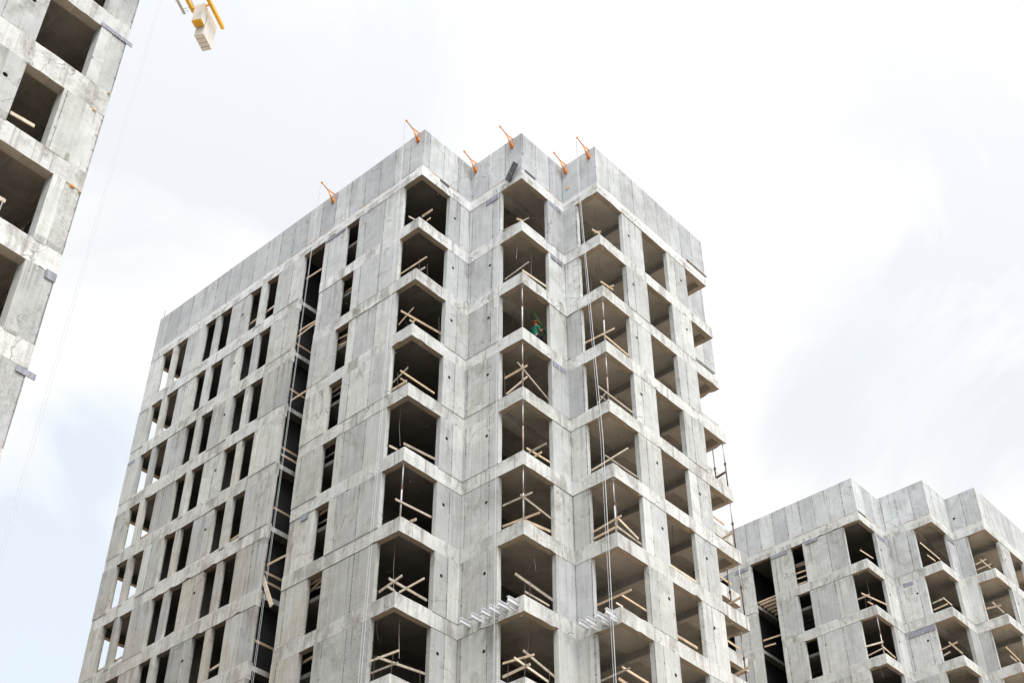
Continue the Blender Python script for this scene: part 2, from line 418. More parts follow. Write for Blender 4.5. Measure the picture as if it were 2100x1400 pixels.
class MB:
    def __init__(s):
        s.v = []; s.f = []; s.m = []
    def add(s, verts, faces, mi=0):
        b = len(s.v)
        s.v += [Vector(v) for v in verts]
        s.f += [tuple(b + i for i in f) for f in faces]
        s.m += [mi] * len(faces) if isinstance(mi, int) else list(mi)
    def box(s, a, b, mi=0, bottom=None):
        x0, y0, z0 = (min(a[i], b[i]) for i in range(3)); x1, y1, z1 = (max(a[i], b[i]) for i in range(3))
        v = [(x0, y0, z0), (x1, y0, z0), (x1, y1, z0), (x0, y1, z0), (x0, y0, z1), (x1, y0, z1), (x1, y1, z1), (x0, y1, z1)]
        f = [(0, 3, 2, 1), (4, 5, 6, 7), (0, 1, 5, 4), (1, 2, 6, 5), (2, 3, 7, 6), (3, 0, 4, 7)]
        s.add(v, f, [mi if bottom is None else bottom] + [mi] * 5)
    def bar(s, a, b, w, h, up=(0, 0, 1), mi=0, roll=0.0, bevel=0.0):
        a = Vector(a); b = Vector(b); d = (b - a).normalized()
        up = Vector(up)
        if abs(d.dot(up)) > 0.98:
            up = Vector((1, 0, 0))
        x = d.cross(up).normalized(); y = x.cross(d).normalized()
        if roll:
            q = Matrix.Rotation(roll, 3, d); x = q @ x; y = q @ y
        v = []
        for p in (a, b):
            for sx, sy in ((-1, -1), (1, -1), (1, 1), (-1, 1)):
                v.append(p + x * (sx * w / 2) + y * (sy * h / 2))
        s.add(v, [(3, 2, 1, 0), (4, 5, 6, 7), (0, 1, 5, 4), (1, 2, 6, 5), (2, 3, 7, 6), (3, 0, 4, 7)], mi)
    def tube(s, pts, r, n=8, mi=0, cap=True, radii=None):
        pts = [Vector(p) for p in pts]
        rings = []
        ref = Vector((0.31, 0.77, 0.55)).normalized()
        for i, p in enumerate(pts):
            d = (pts[min(i + 1, len(pts) - 1)] - pts[max(i - 1, 0)]).normalized()
            x = d.cross(ref).normalized(); y = d.cross(x).normalized()
            rr = radii[i] if radii else r
            rings.append([p + (x * math.cos(t) + y * math.sin(t)) * rr for t in (2 * math.pi * k / n for k in range(n))])
        v = [q for rg in rings for q in rg]
        f = []
        for i in range(len(pts) - 1):
            for k in range(n):
                a = i * n + k; b = i * n + (k + 1) % n
                f.append((a, a + n, b + n, b))
        if cap:
            f.append(tuple(range(n))); f.append(tuple(reversed(range((len(pts) - 1) * n, len(pts) * n))))
        s.add(v, f, mi)
    def build(s, name, mats, parent=None, smooth=False):
        return mesh_obj(name, s.v, s.f, mats, parent, s.m, smooth)

def empty(name, loc, label=None, cat=None, group=None, rz=0.0):
    o = bpy.data.objects.new(name, None)
    o.empty_display_size = 0.3
    COL.objects.link(o)
    o.location = loc
    o.rotation_euler = (0, 0, rz)
    tag(o, label, cat, group)
    return o
def tag(o, label=None, cat=None, group=None, kind=None):
    if label: o['label'] = label
    if cat: o['category'] = cat
    if group: o['group'] = group
    if kind: o['kind'] = kind
    return o

# ---------------------------------------------------------------- ground
def build_ground():
    rnd = random.Random(4)
    n = 60; S = 1500.0
    v = []; f = []
    for i in range(n + 1):
        for j in range(n + 1):
            a = (i / n * 2 - 1); c = (j / n * 2 - 1)
            x = math.copysign(abs(a) ** 2.2, a) * S; y = math.copysign(abs(c) ** 2.2, c) * S
            near = math.hypot(x, y) < 120
            v.append((x, y, rnd.uniform(-0.03, 0.0) if near else rnd.uniform(-0.4, 0.0)))
    for i in range(n):
        for j in range(n):
            a = i * (n + 1) + j
            f.append((a, a + n + 1, a + n + 2, a + 1))
    g = mesh_obj('ground', v, f, M['ground'], smooth=True)
    tag(g, kind='structure')
build_ground()
def build_bounce_cut():  # unseen dark ground, added to cut the bounce onto the left bay ceilings
    m, nt, b = new_mat('bounce_cut_dark')
    g = G(nt); P = g.n('ShaderNodeNewGeometry').outputs['Position']
    c = g.mix(g.map(g.noise(P, 0.5, 5, 0.6), 0.35, 0.7), (0.042, 0.042, 0.044), (0.06, 0.058, 0.055))
    c = g.mix(g.m('MULTIPLY', g.map(g.noise(P, 30, 3, 0.7), 0.5, 0.7), 0.5), c, (0.11, 0.11, 0.105))
    g.l(c, b.inputs['Base Color']); b.inputs['Roughness'].default_value = 0.9
    mb = MB()
    mb.add([(-500, -500, 0.03), (600, -500, 0.03), (600, 230, 0.03), (9, -6, 0.03), (8, -7.2, 0.03), (-500, -7.2, 0.03)], [(0, 1, 2, 3, 4, 5)])
    o = mb.build('bounce_cut_ground', [m]); tag(o, kind='structure')
    mb = MB()
    mb.box((-500, -7.2, -0.05), (8, -6.9, 0.15)); mb.bar((9, -6, .05), (600, 230, .05), .3, .2)
    o = mb.build('bounce_cut_edge', [M['band']]); tag(o, kind='structure')  # raised edge of the added dark ground
build_bounce_cut()
def build_bounce_patch():  # unseen pale patch, added to bounce light up under the near tower
    mb = MB(); rnd = random.Random(3); n = 26
    mb.add([(14 + 15 * math.cos(a) * rnd.uniform(.85, 1.1), -32 + 17 * math.sin(a) * rnd.uniform(.85, 1.1), 0.034) for a in (2 * math.pi * i / n for i in range(n))], [tuple(range(n))])
    o = mb.build('bounce_patch', [M['ground']]); tag(o, kind='structure')
build_bounce_patch()

# ---------------------------------------------------------------- the tower design
H0 = 3.249
def zk(k):
    return ZG - (0 if k == 0 else H0 + 3.0 * (k - 1))
X1, X2, YA, YB = -5.048, -1.957, -5.856, -2.806
XL, YR, YC, YD = -24.39, 8.25, 11.06, 14.1
NL, NR, NB = -12.72, -11.28, -1.15         # recess in the long facade
OUT = [(NR, YA), (X1, YA), (X1, YB), (X2, YB), (X2, 0.0), (0.0, 0.0), (0.0, YR), (X2, YR), (X2, YC), (X1, YC), (X1, YD), (XL, YD), (XL, YA), (NL, YA)]

def offset_poly(pts, offs, closed=True):
    """inward offset of a counter-clockwise polygon with one distance per edge"""
    n = len(pts)
    res = []
    for i in range(n):
        p = Vector(pts[i]); a = Vector(pts[i - 1]); c = Vector(pts[(i + 1) % n])
        d0 = (p - a).normalized(); d1 = (c - p).normalized()
        n0 = Vector((-d0.y, d0.x)); n1 = Vector((-d1.y, d1.x))
        o0 = offs[i - 1]; o1 = offs[i]
        if not closed and i == 0: res.append(p + n1 * o1); continue
        if not closed and i == n - 1: res.append(p + n0 * o0); continue
        # intersect lines
        A = a + n0 * o0; B = p + n1 * o1
        den = d0.x * d1.y - d0.y * d1.x
        if abs(den) < 1e-6:
            res.append(p + n0 * o0)
        else:
            t = ((B.x - A.x) * d1.y - (B.y - A.y) * d1.x) / den
            res.append(A + d0 * t)
    return res

def subdiv(pts, step, closed):
    """stations along a polyline: (point, edge index, is_corner)"""
    n = len(pts); out = []
    for i in range(n if closed else n - 1):
        a = Vector(pts[i]); b = Vector(pts[(i + 1) % n]); L = (b - a).length
        k = max(1, int(round(L / step)))
        for j in range(k):
            out.append((a.lerp(b, j / k), i, j == 0))
    if not closed:
        out.append((Vector(pts[-1]), n - 2, True))
    return out

def slab(k, parent, seed):
    rnd = random.Random(seed * 100 + k)
    z = zk(k)
    mb = MB()
    closed = (k == 0)
    pts = OUT if not closed else [p for p in OUT if p[0] not in (NL, NR)]
    BW = 0.24
    ne = len(pts)
    st = subdiv(pts, 0.27, closed)
    inner = offset_poly(pts, [BW] * ne, closed)
    rings = []
    drop = 0.0
    for (p, e, corner) in st:
        a = Vector(pts[e]); b = Vector(pts[(e + 1) % ne]); d = (b - a).normalized(); nrm = Vector((d.y, -d.x))
        ia = inner[e]; ib = inner[(e + 1) % ne]
        t = (p - a).length / (b - a).length
        q = ia.lerp(ib, t)
        up = 0.10 if (p.x < NL + 0.01 and p.y < YA + 0.01 and k > 0) else 0.0
        jit = 0 if corner else rnd.uniform(-0.004, 0.004)
        drop = 0.6 * drop + rnd.uniform(-0.011, 0.011)
        zb = z - 0.60 + drop
        if rnd.random() < 0.08 and not corner:
            zb += rnd.uniform(0.02, 0.075)
        po = p + nrm * jit
        ztop = z + up + rnd.uniform(-0.006, 0.006) + (-rnd.uniform(0.02, 0.04) if (rnd.random() < 0.05 and not corner and k > 0) else 0)
        rings.append([(po.x, po.y, ztop), (po.x, po.y, zb), (q.x, q.y, z - 0.60 + drop * 0.5), (q.x, q.y, z + up - 0.002)])
    n = len(rings)
    v = [c for r in rings for c in r]
    f = []; fm = []
    for i in range(n if closed else n - 1):
        a = i * 4; b = ((i + 1) % n) * 4
        for s_, mi in ((0, 0), (1, 1), (2, 2), (3, 0)):
            t = (s_ + 1) % 4
            f.append((a + s_, a + t, b + t, b + s_)); fm.append(mi)
    if not closed:
        f.append((3, 2, 1, 0)); fm.append(0)
        f.append(tuple((n - 1) * 4 + i for i in (0, 1, 2, 3))); fm.append(0)
    mb.add(v, f, fm)
    # the plate
    if closed:
        pl = offset_poly(pts, [0.12] * ne, True)
    else:
        poly = OUT + [(NL, NB), (NR, NB)]
        offs = [0.12] * 13 + [0.006, 0.006, 0.006]
        pl = offset_poly(poly, offs, True)
    pv = [Vector((p.x, p.y, 0)) for p in pl]
    tris = tessellate_polygon([pv])
    th = 0.22 if not closed else 0.22
    top = [(p.x, p.y, z - 0.006) for p in pl]; bot = [(p.x, p.y, z - th) for p in pl]
    m_ = len(pl)
    mb.add(top + bot, [tuple(t) for t in tris] + [tuple(m_ + i for i in reversed(t)) for t in tris] +
           [(i, i + m_, (i + 1) % m_ + m_, (i + 1) % m_) for i in range(m_)],
           [3] * len(tris) + [2] * len(tris) + [0] * m_)
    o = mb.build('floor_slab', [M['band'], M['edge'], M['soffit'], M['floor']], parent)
    bm = bmesh.new(); bm.from_mesh(o.data); bmesh.ops.recalc_face_normals(bm, faces=bm.faces); bm.to_mesh(o.data); bm.free()
    return o

def wall_geo(mb, p0, p1, z0, z1, th, rnd, holes=(), prot=0.0, jag=0.006, mi=0, step=0.45, back=1):
    """upright plate: outer face between p0 and p1, inside lies to the left of p0->p1"""
    p0 = Vector(p0); p1 = Vector(p1); d = (p1 - p0); L = d.length; d.normalize()
    nin = Vector((-d.y, d.x)); base = p0 - nin * prot
    loop = []
    def seg(a, b, jx, jz):
        ln = math.hypot(b[0] - a[0], b[1] - a[1]); k = max(1, int(ln / step))
        for j in range(k):
            t = j / k
            s = a[0] + (b[0] - a[0]) * t; z = a[1] + (b[1] - a[1]) * t
            if j:
                s += rnd.uniform(-jx, jx); z += rnd.uniform(-jz, jz)
            loop.append((s, z))
    seg((0, z0), (L, z0), 0, 0); seg((L, z0), (L, z1), jag, 0); seg((L, z1), (0, z1), 0, 0); seg((0, z1), (0, z0), jag, 0)
    hl = []
    for h in holes:
        s, z, r = h[:3]
        if len(h) > 3 and h[3] == 'square':
            hl.append([(s - r, z - r), (s + r, z - r * .9), (s + r * .9, z + r), (s - r, z + r * .95)])
        else:
            hl.append([(s + r * math.cos(t), z + r * math.sin(t)) for t in (2 * math.pi * i / 12 for i in range(12))])
    loops = [loop] + hl
    flat = [q for l in loops for q in l]
    tris = tessellate_polygon([[Vector((q[0], q[1], 0)) for q in l] for l in loops])
    N = len(flat)
    def P(s, z, t):
        c = base + d * s + nin * t
        return (c.x, c.y, z)
    v = [P(s, z, 0) for s, z in flat] + [P(s, z, th + prot) for s, z in flat]
    f = [tuple(t) for t in tris] + [tuple(N + i for i in reversed(t)) for t in tris]
    o = 0
    for l in loops:
        n = len(l)
        f += [(o + i, o + (i + 1) % n, o + (i + 1) % n + N, o + i + N) for i in range(n)]
        o += n
    fm = [mi] * len(f)
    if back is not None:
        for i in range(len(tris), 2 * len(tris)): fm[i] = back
        for i in range(2 * len(tris) + len(loop), len(f)): fm[i] = back  # hole sides take the dark inner colour as painted shade
    mb.add(v, f, fm)

def finish(mb, name, mats, parent):
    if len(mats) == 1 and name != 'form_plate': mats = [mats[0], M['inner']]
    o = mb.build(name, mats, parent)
    bm = bmesh.new(); bm.from_mesh(o.data); bmesh.ops.recalc_face_normals(bm, faces=bm.faces); bm.to_mesh(o.data); bm.free()
    return o

WINS = [(-23.38, -22.53), (-22.20, -21.32), (-19.95, -19.15), (-18.80, -17.92), (-16.55, -15.70), (-15.33, -14.46)]
STAIR = (-9.82, -9.0)

def storey(k, parent, seed, detail=True, beams=()):
    """all upright concrete between slab k-1 and slab k"""
    rnd = random.Random(seed * 77 + k)
    zb = zk(k) - 0.02; zt = zk(k - 1) - 0.585
    HR = 0.072; hz = zk(k) + 1.53
    def prot():
        return rnd.choice((-1, 1)) * rnd.uniform(0.007, 0.026)
    # long facade
    xs = [XL] + [x for w in WINS for x in w] + [NL]
    items = []
    for i in range(0, len(xs), 2):
        a, b = xs[i], xs[i + 1]
        hole = [(-16.95 - a, hz, HR)] if a < -16.95 < b else []
        items.append(('mullion' if b - a < 0.5 else 'wall_panel', (a, YA), (b, YA), hole, 0.20))
    items.append(('wall_panel', (NR, YA), (STAIR[0], YA), [], 0.20))
    items.append(('wall_panel', (STAIR[1], YA), (-6.18, YA), [], 0.20))
    items.append(('pier', (0, 1.76), (0, 3.23), [(2.90 - 1.76 if k > 4 else 2.19 - 1.76, hz, HR)], 0.20))
    items.append(('pier', (0, 5.08), (0, 6.54), [(5.75 - 5.08 if k > 4 else 6.1 - 5.08, hz, HR)] if k not in (3, 4) else [], 0.20))
    corner = [[((X1, -4.08), (X1, YB + 0.2), [(-3.72 + 4.08, hz, HR)]), ((X1 + 0.001, YB), (-3.20, YB), [(-3.79 - X1, hz, HR)] if k > 1 else [])],
              [((X2, -1.06), (X2, 0.2), []), ((X2 + 0.001, 0.0), (-1.20, 0.0), [])]]
    rear = [((XL, YD - 0.0), (XL, 4.2)), ((XL, 2.6), (XL, -3.1)), ((XL, -5.55), (XL, YA + 0.2)),
            ((0 - 1.2, YR), (X2, YR)), ((X1 - 1.1, YD), (NL - 2.0, YD)), ((NL - 3.2, YD), (-20.5, YD)), ((-21.6, YD), (XL + 0.2, YD)),
            ((X1, YD - 1.8), (X1, YC))]
    rear.append(((X2, YC - 0.0), (X2, YR + 0.2)) if k == 1 else ((X2, YR + 0.9), (X2, YR + 0.2)))
    mats = [M['wall']]
    if detail:
        for nm, a, b, hl, th in items:
            mb = MB(); wall_geo(mb, a, b, zb, zt - (0.03 if rnd.random() < 0.45 else 0), th, rnd, hl, prot())
            o = finish(mb, nm, [M['rough'] if (nm != 'mullion' and rnd.random() < 0.07) else M['wall']], parent)
        for c in corner:
            mb = MB(); pr = prot()
            for a, b, hl in c:
                wall_geo(mb, a, b, zb, zt, 0.20, rnd, hl, pr)
            finish(mb, 'corner_wall', mats, parent)
    else:
        mb = MB()
        for nm, a, b, hl, th in items:
            wall_geo(mb, a, b, zb, zt, th, rnd, (), prot(), step=9)
        for c in corner:
            for a, b, hl in c:
                wall_geo(mb, a, b, zb, zt, 0.20, rnd, (), 0.008, step=9)
        finish(mb, 'lower_storey_wall', mats, parent)
    lw = MB()
    for a, b in rear:
        mb = MB() if detail else lw
        wall_geo(mb, b, a, zb, zt, 0.001, rnd, (), 0.2, step=9)
        if detail: finish(mb, 'rear_wall', mats, parent)
    if not detail: finish(lw, 'lower_rear_wall', mats, parent)
    # inner walls, landings and beams
    zi = zk(k) - 0.004; zc = zk(k - 1) - 0.20
    mb = MB()
    lt = MB()
    def iw(a, b, z0=zi, z1=zc):
        mb.box((a[0], a[1], z0), (b[0], b[1], z1), 0, 1)
    iw((-20.7, -0.7), (-5.6, -0.5))
    iw((-20.9, YA + 0.21), (-20.7, -0.5))
    iw((-17.3, YA + 0.21), (-17.1, -0.7))
    iw((-13.9, YA + 0.21), (-13.7, -0.7))
    iw((NL - 0.05, NB + 0.01), (NR + 0.05, NB + 0.2))
    iw((-10.95, YA + 0.21), (-10.75, -0.7))
    iw((-8.3, YA + 0.21), (-8.1, -0.7))
    iw((-5.6, 2.3), (-3.7, 2.5))
    iw((-5.8, -0.7), (-5.6, 9.5))
    lt.box((-4.0, 2.5, zi), (-3.8, 8.0, zc), 0, 1); lt.box((-3.79, 0.3, zi), (-0.25, 8.0, zi + 0.03))  # pale wall and floor sheet added to brighten the right-room ceilings
    lt.box((-1.9, 0.22, zi), (-1.75, 2.3, zc), 0, 1) if False else None
    # ceiling beams
    for yy in (2.5, 5.9):
        lt.box((-3.79, yy, zc - 0.32), (-0.245, yy + 0.22, zc), 0, 1)
    if k in beams:
        lt.box((-3.68, YB + 0.245, zk(k - 1) - 0.598), (-3.27, 2.29, zc), 0, 1)
    # stair: half landing and flights
    zl = zk(k) + 1.62
    iw((-10.75, YA + 0.26), (-8.3, YA + 1.35), zl - 0.16, zl)
    n = 8
    for i in range(n):
        y0 = YA + 1.35 + i * 0.27
        z1 = zl - i * (1.62 / n)
        mb.box((-10.7, y0, z1 - 0.28), (-9.6, y0 + 0.27, z1 - 0.02), 0)
        z2 = zl + i * (1.38 / n)
        mb.box((-9.5, y0, z2 - 0.12), (-8.4, y0 + 0.27, z2 + 0.17), 0)
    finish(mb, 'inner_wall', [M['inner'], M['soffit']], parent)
    finish(lt, 'pale_bounce_room', [M['pale_bounce'], M['soffit']], parent)
    mb = MB(); mb.box((NL - 0.62, YA + 0.215, zi), (NL - 0.42, NB + .2, zc)); mb.box((NR + 0.02, YA + 0.3, zi), (NR + 0.12, NB - .02, zc)); mb.box((NL - .4, NB - 0.1, zi), (NR, NB - 0.02, zc))  # black walls added so the recess reads as deep shade
    finish(mb, 'recess_shade_wall', [M['recess_shade'], M['recess_shade']], parent)

def tower(name_label, loc, seed, beams, kmax_detail, par_hole=True):
    root = empty('concrete_tower', loc, name_label, 'building')
    for k in range(0, 16):
        slab(k, root, seed)
    for k in range(1, 16):
        storey(k, root, seed, k <= kmax_detail, beams)
    # parapet
    rnd = random.Random(seed + 5)
    pts = [p for p in OUT if p[0] not in (NL, NR)]
    for i in range(len(pts)):
        a = Vector(pts[i]); b = Vector(pts[(i + 1) % len(pts)]); d = (b - a).normalized()
        prev = Vector(pts[i - 1]); nxt = Vector(pts[(i + 2) % len(pts)])
        d0 = (a - prev).normalized(); d1 = (nxt - b).normalized()
        convex_a = (d0.x * d.y - d0.y * d.x) > 0; convex_b = (d.x * d1.y - d.y * d1.x) > 0
        T = 0.20
        # butt joints: each leaf starts behind the one before it
        s = a + d * (T if convex_a else 0.0)
        e = b + d * (0.0 if convex_b else T)
        mb = MB()
        hl = []
        if i == 3:      # leaf facing the street between the two right corners
            pass
        if abs(a.y) < 1e-6 and abs(b.y) < 1e-6:
            hl = [(-1.655 - s.x, ZG + 0.82, 0.085, 'square')]
        wall_geo(mb, s, e, ZG + 0.004, ZG + 2.364, T, rnd, hl, 0.0, 0.0, step=0.6)
        # uneven top edge
        for vtx in mb.v:
            if vtx.z > ZG + 2.3:
                vtx.z += rnd.uniform(-0.008, 0.008)
        finish(mb, 'parapet', [M['parapet']], root)
    # joint strips between parapet and top slab
    for a, b, nrm in (((-14.0, YA), (X1, YA), (0, -1)), ((X1, YA), (X1, YB), (1, 0)), ((X1, YB), (X2, YB), (0, -1)), ((X2, YB), (X2, 0), (1, 0)), ((X2, 0), (0, 0), (0, -1))):
        a = Vector(a); b = Vector(b); d = (b - a); L = d.length; d.normalize(); n_ = Vector(nrm)
        s = rnd.uniform(0.1, 0.5)
        while s < L - 0.3:
            ln = min(rnd.uniform(0.4, 1.5), L - s - 0.05)
            if rnd.random() < 0.62:
                p = a + d * s + n_ * 0.004; q = a + d * (s + ln) + n_ * 0.004
                mb = MB()
                mb.bar((p.x, p.y, ZG + 0.015), (q.x, q.y, ZG + 0.015 + rnd.uniform(-0.01, 0.012)), 0.018, rnd.uniform(0.022, 0.04), mi=0)
                mb.build('joint_strip', [M['foam'] if rnd.random() < 0.6 else M['timber_pale']], root)
            s += ln + rnd.uniform(0.02, 0.4)
    # electrical wires left hanging from the ceilings of the open bays
    for i in range(30):
        cx, cy = rnd.choice(((X1, YA), (X2, YB), (0.0, 0.0), (0.0, 3.2)))
        k = rnd.randint(1, 9); x = cx - rnd.uniform(.5, 1.6); y = cy + rnd.uniform(.4, 1.5); zt = zk(k - 1) - 0.21
        l = rnd.uniform(.7, 2.3); mb = MB()
        mb.tube([(x, y, zt), (x + rnd.uniform(-.05, .05), y, zt - l * .5), (x + rnd.uniform(-.12, .12), y + rnd.uniform(-.1, .1), zt - l)], 0.008, 5)
        mb.build('hanging_wire', [M['rebar'] if rnd.random() < .5 else M['steel']], root)
    # bent rebar stubs and wires at the slab edges
    for i in range(60):
        k = rnd.randint(0, 9)
        edge = rnd.choice((0, 0, 0, 1, 2, 3, 4, 4, 5, 5, 5))
        pa, pb = [((XL, YA), (X1, YA)), ((X1, YA), (X1, YB)), ((X1, YB), (X2, YB)), ((X2, YB), (X2, 0)), ((X2, 0), (0, 0)), ((0, 0), (0, YR))][edge]
        pa = Vector(pa); pb = Vector(pb); d = (pb - pa).normalized(); n_ = Vector((d.y, -d.x))
        p = pa.lerp(pb, rnd.random()); z = zk(k) - rnd.choice((0.03, 0.6, 0.58, 0.0))
        if NL - 0.2 < p.x < NR + 0.2 and edge == 0: continue
        p = Vector((p.x, p.y, z)); nn = Vector((n_.x, n_.y, 0)); dd = Vector((d.x, d.y, 0))
        l = rnd.uniform(0.12, 0.38)
        mb = MB()
        mb.tube([p - nn * 0.05, p + nn * l * 0.5 + dd * rnd.uniform(-.1, .1), p + nn * l * rnd.uniform(.6, 1) + dd * rnd.uniform(-.2, .2) + Vector((0, 0, rnd.uniform(-.2, .15)))], 0.008, 5)
        mb.build('rebar_stub', [M['rebar']], root)
    return root

main_label = 'tall unfinished concrete tower in the centre with stepped corner bays and orange roof brackets'
T_MAIN = tower(main_label, (0, 0, 0), 1, (1, 3, 5), 9)
T_RIGHT = tower('distant unfinished concrete tower at lower right, partly behind the central one', (0, 36.59, 0.06), 2, (1, 3), 5)

def plate(parent, a, b, w, mat, name='form_plate', off=0.022):
    """thin form plate left on a facade: a, b its lower ends, w its height (x- or y-plane)"""
    a = Vector(a); b = Vector(b); d = b - a
    n_ = Vector((d.y, -d.x, 0)).normalized() * off
    mb = MB()
    v = [a + n_, b + n_, b + n_ + Vector((0, 0, w)), a + n_ + Vector((0, 0, w))]
    v2 = [p - n_ * 0.8 for p in v]
    mb.add(v + v2, [(0, 1, 2, 3), (7, 6, 5, 4), (0, 4, 5, 1), (1, 5, 6, 2), (2, 6, 7, 3), (3, 7, 4, 0)])
    return finish(mb, name, [mat], parent)
PL = [  # tower, lower left, lower right, height, material
    (T_MAIN, (-3.75, YB, 42.05 + 3.249 - 0.0), (-3.3, YB, 42.05 + 3.249), 0.30, 'plate'),
]
for tw, k, a, b, dz, h, mt in [
    (T_MAIN, 0, (-4.05, YB), (-3.25, YB), -0.92, 0.30, 'plate'), (T_MAIN, 0, (X2, -0.98), (X2, -0.2), -0.88, 0.24, 'plate'),
    (T_MAIN, 0, (X1, -4.75), (X1, -4.2), -0.16, 0.14, 'dark_plate'), (T_MAIN, 0, (X2, -2.6), (X2, -1.9), -0.02, 0.12, 'dark_plate'),
    (T_MAIN, 3, (X2, -1.0), (X2, -0.25), -0.86, 0.24, 'plate'), (T_MAIN, 1, (X2, -0.95), (X2, -0.2), -0.84, 0.22, 'plate'),
    (T_MAIN, 0, (-11.2, YA), (-9.9, YA), -0.76, 0.15, 'plate'), (T_MAIN, 5, (-8.9, YA), (-8.1, YA), -0.82, 0.24, 'plate'),
    (T_MAIN, 5, (-10.6, YA), (-10.2, YA), -0.85, 0.28, 'plate'), (T_MAIN, 2, (-24.35, YA), (-23.8, YA), -0.8, 0.2, 'plate'),
    (T_MAIN, 1, (-24.3, YA), (-23.6, YA), -0.74, 0.14, 'plate'), (T_MAIN, 4, (-24.0, YA), (-23.6, YA), -0.78, 0.14, 'plate'),
    (T_MAIN, 0, (0, 6.75), (0, 8.35), 0.02, 0.10, 'rust'), 
    (T_RIGHT, 0, (-8.8, YA), (-7.9, YA), -0.80, 0.20, 'plate'), (T_RIGHT, 0, (-11.25, YA), (-10.1, YA), -0.82, 0.22, 'plate'),
    (T_RIGHT, 0, (-13.9, YA), (-12.9, YA), -0.86, 0.24, 'plate'), (T_RIGHT, 0, (-15.7, YA), (-14.5, YA), -0.86, 0.22, 'plate'),
    (T_RIGHT, 0, (X1, -4.0), (X1, -2.9), -0.92, 0.28, 'plate'), (T_RIGHT, 0, (X2, -1.0), (X2, -0.2), -1.0, 0.36, 'plate'),
    (T_RIGHT, 1, (-4.55, YB), (-3.9, YB), -0.82, 0.22, 'plate'), (T_RIGHT, 2, (-4.9, YB), (-3.2, YB), -0.98, 0.34, 'plate'),
    (T_RIGHT, 1, (X2, -0.9), (X2, -0.1), -0.84, 0.20, 'plate'),
    (T_RIGHT, 0, (X1, -5.8), (X1, -4.9), -0.03, 0.10, 'dark_plate')]:
    z = zk(k) + dz
    plate(tw, (a[0], a[1], z), (b[0], b[1], z), h, M[mt])
# foam plug in the parapet hole of the central tower
mb = MB(); mb.box((-1.78, -0.03, ZG + 0.66), (-1.53, 0.12, ZG + 0.93)); o = mb.build('foam_plug', [M['foam']], T_MAIN)
bv = o.modifiers.new('b', 'BEVEL'); bv.width = 0.05; bv.segments = 2
# tall rebar on the far left parapet corner
mb = MB(); mb.tube([(-24.3, YA + 0.1, ZG + 2.2), (-24.3, YA + 0.1, ZG + 3.0)], 0.012, 6); mb.build('rebar_stub', [M['rebar']], T_MAIN)

# tilted grey panel lodged over the middle corner
mb = MB()
c0 = Vector((-2.75, YB - 0.05, ZG - 0.28)); c1 = Vector((-2.05, YB - 0.28, ZG + 0.22))
mb.bar(c0, c1, 0.05, 0.42, up=(-0.6, 0, 0.8))
o = finish(mb, 'formwork_panel', [M['dark_plate']], None)
tag(o, 'dark grey panel hanging tilted over the middle top corner of the central tower', 'panel')
ed = MB(); ed.bar(c0.lerp(c1, .5) + Vector((0.02, -0.03, -.2)), c0.lerp(c1, .5) + Vector((-0.15, -0.03, .22)), 0.02, 0.02); ed.build('stiffener', [M['plate']], o)

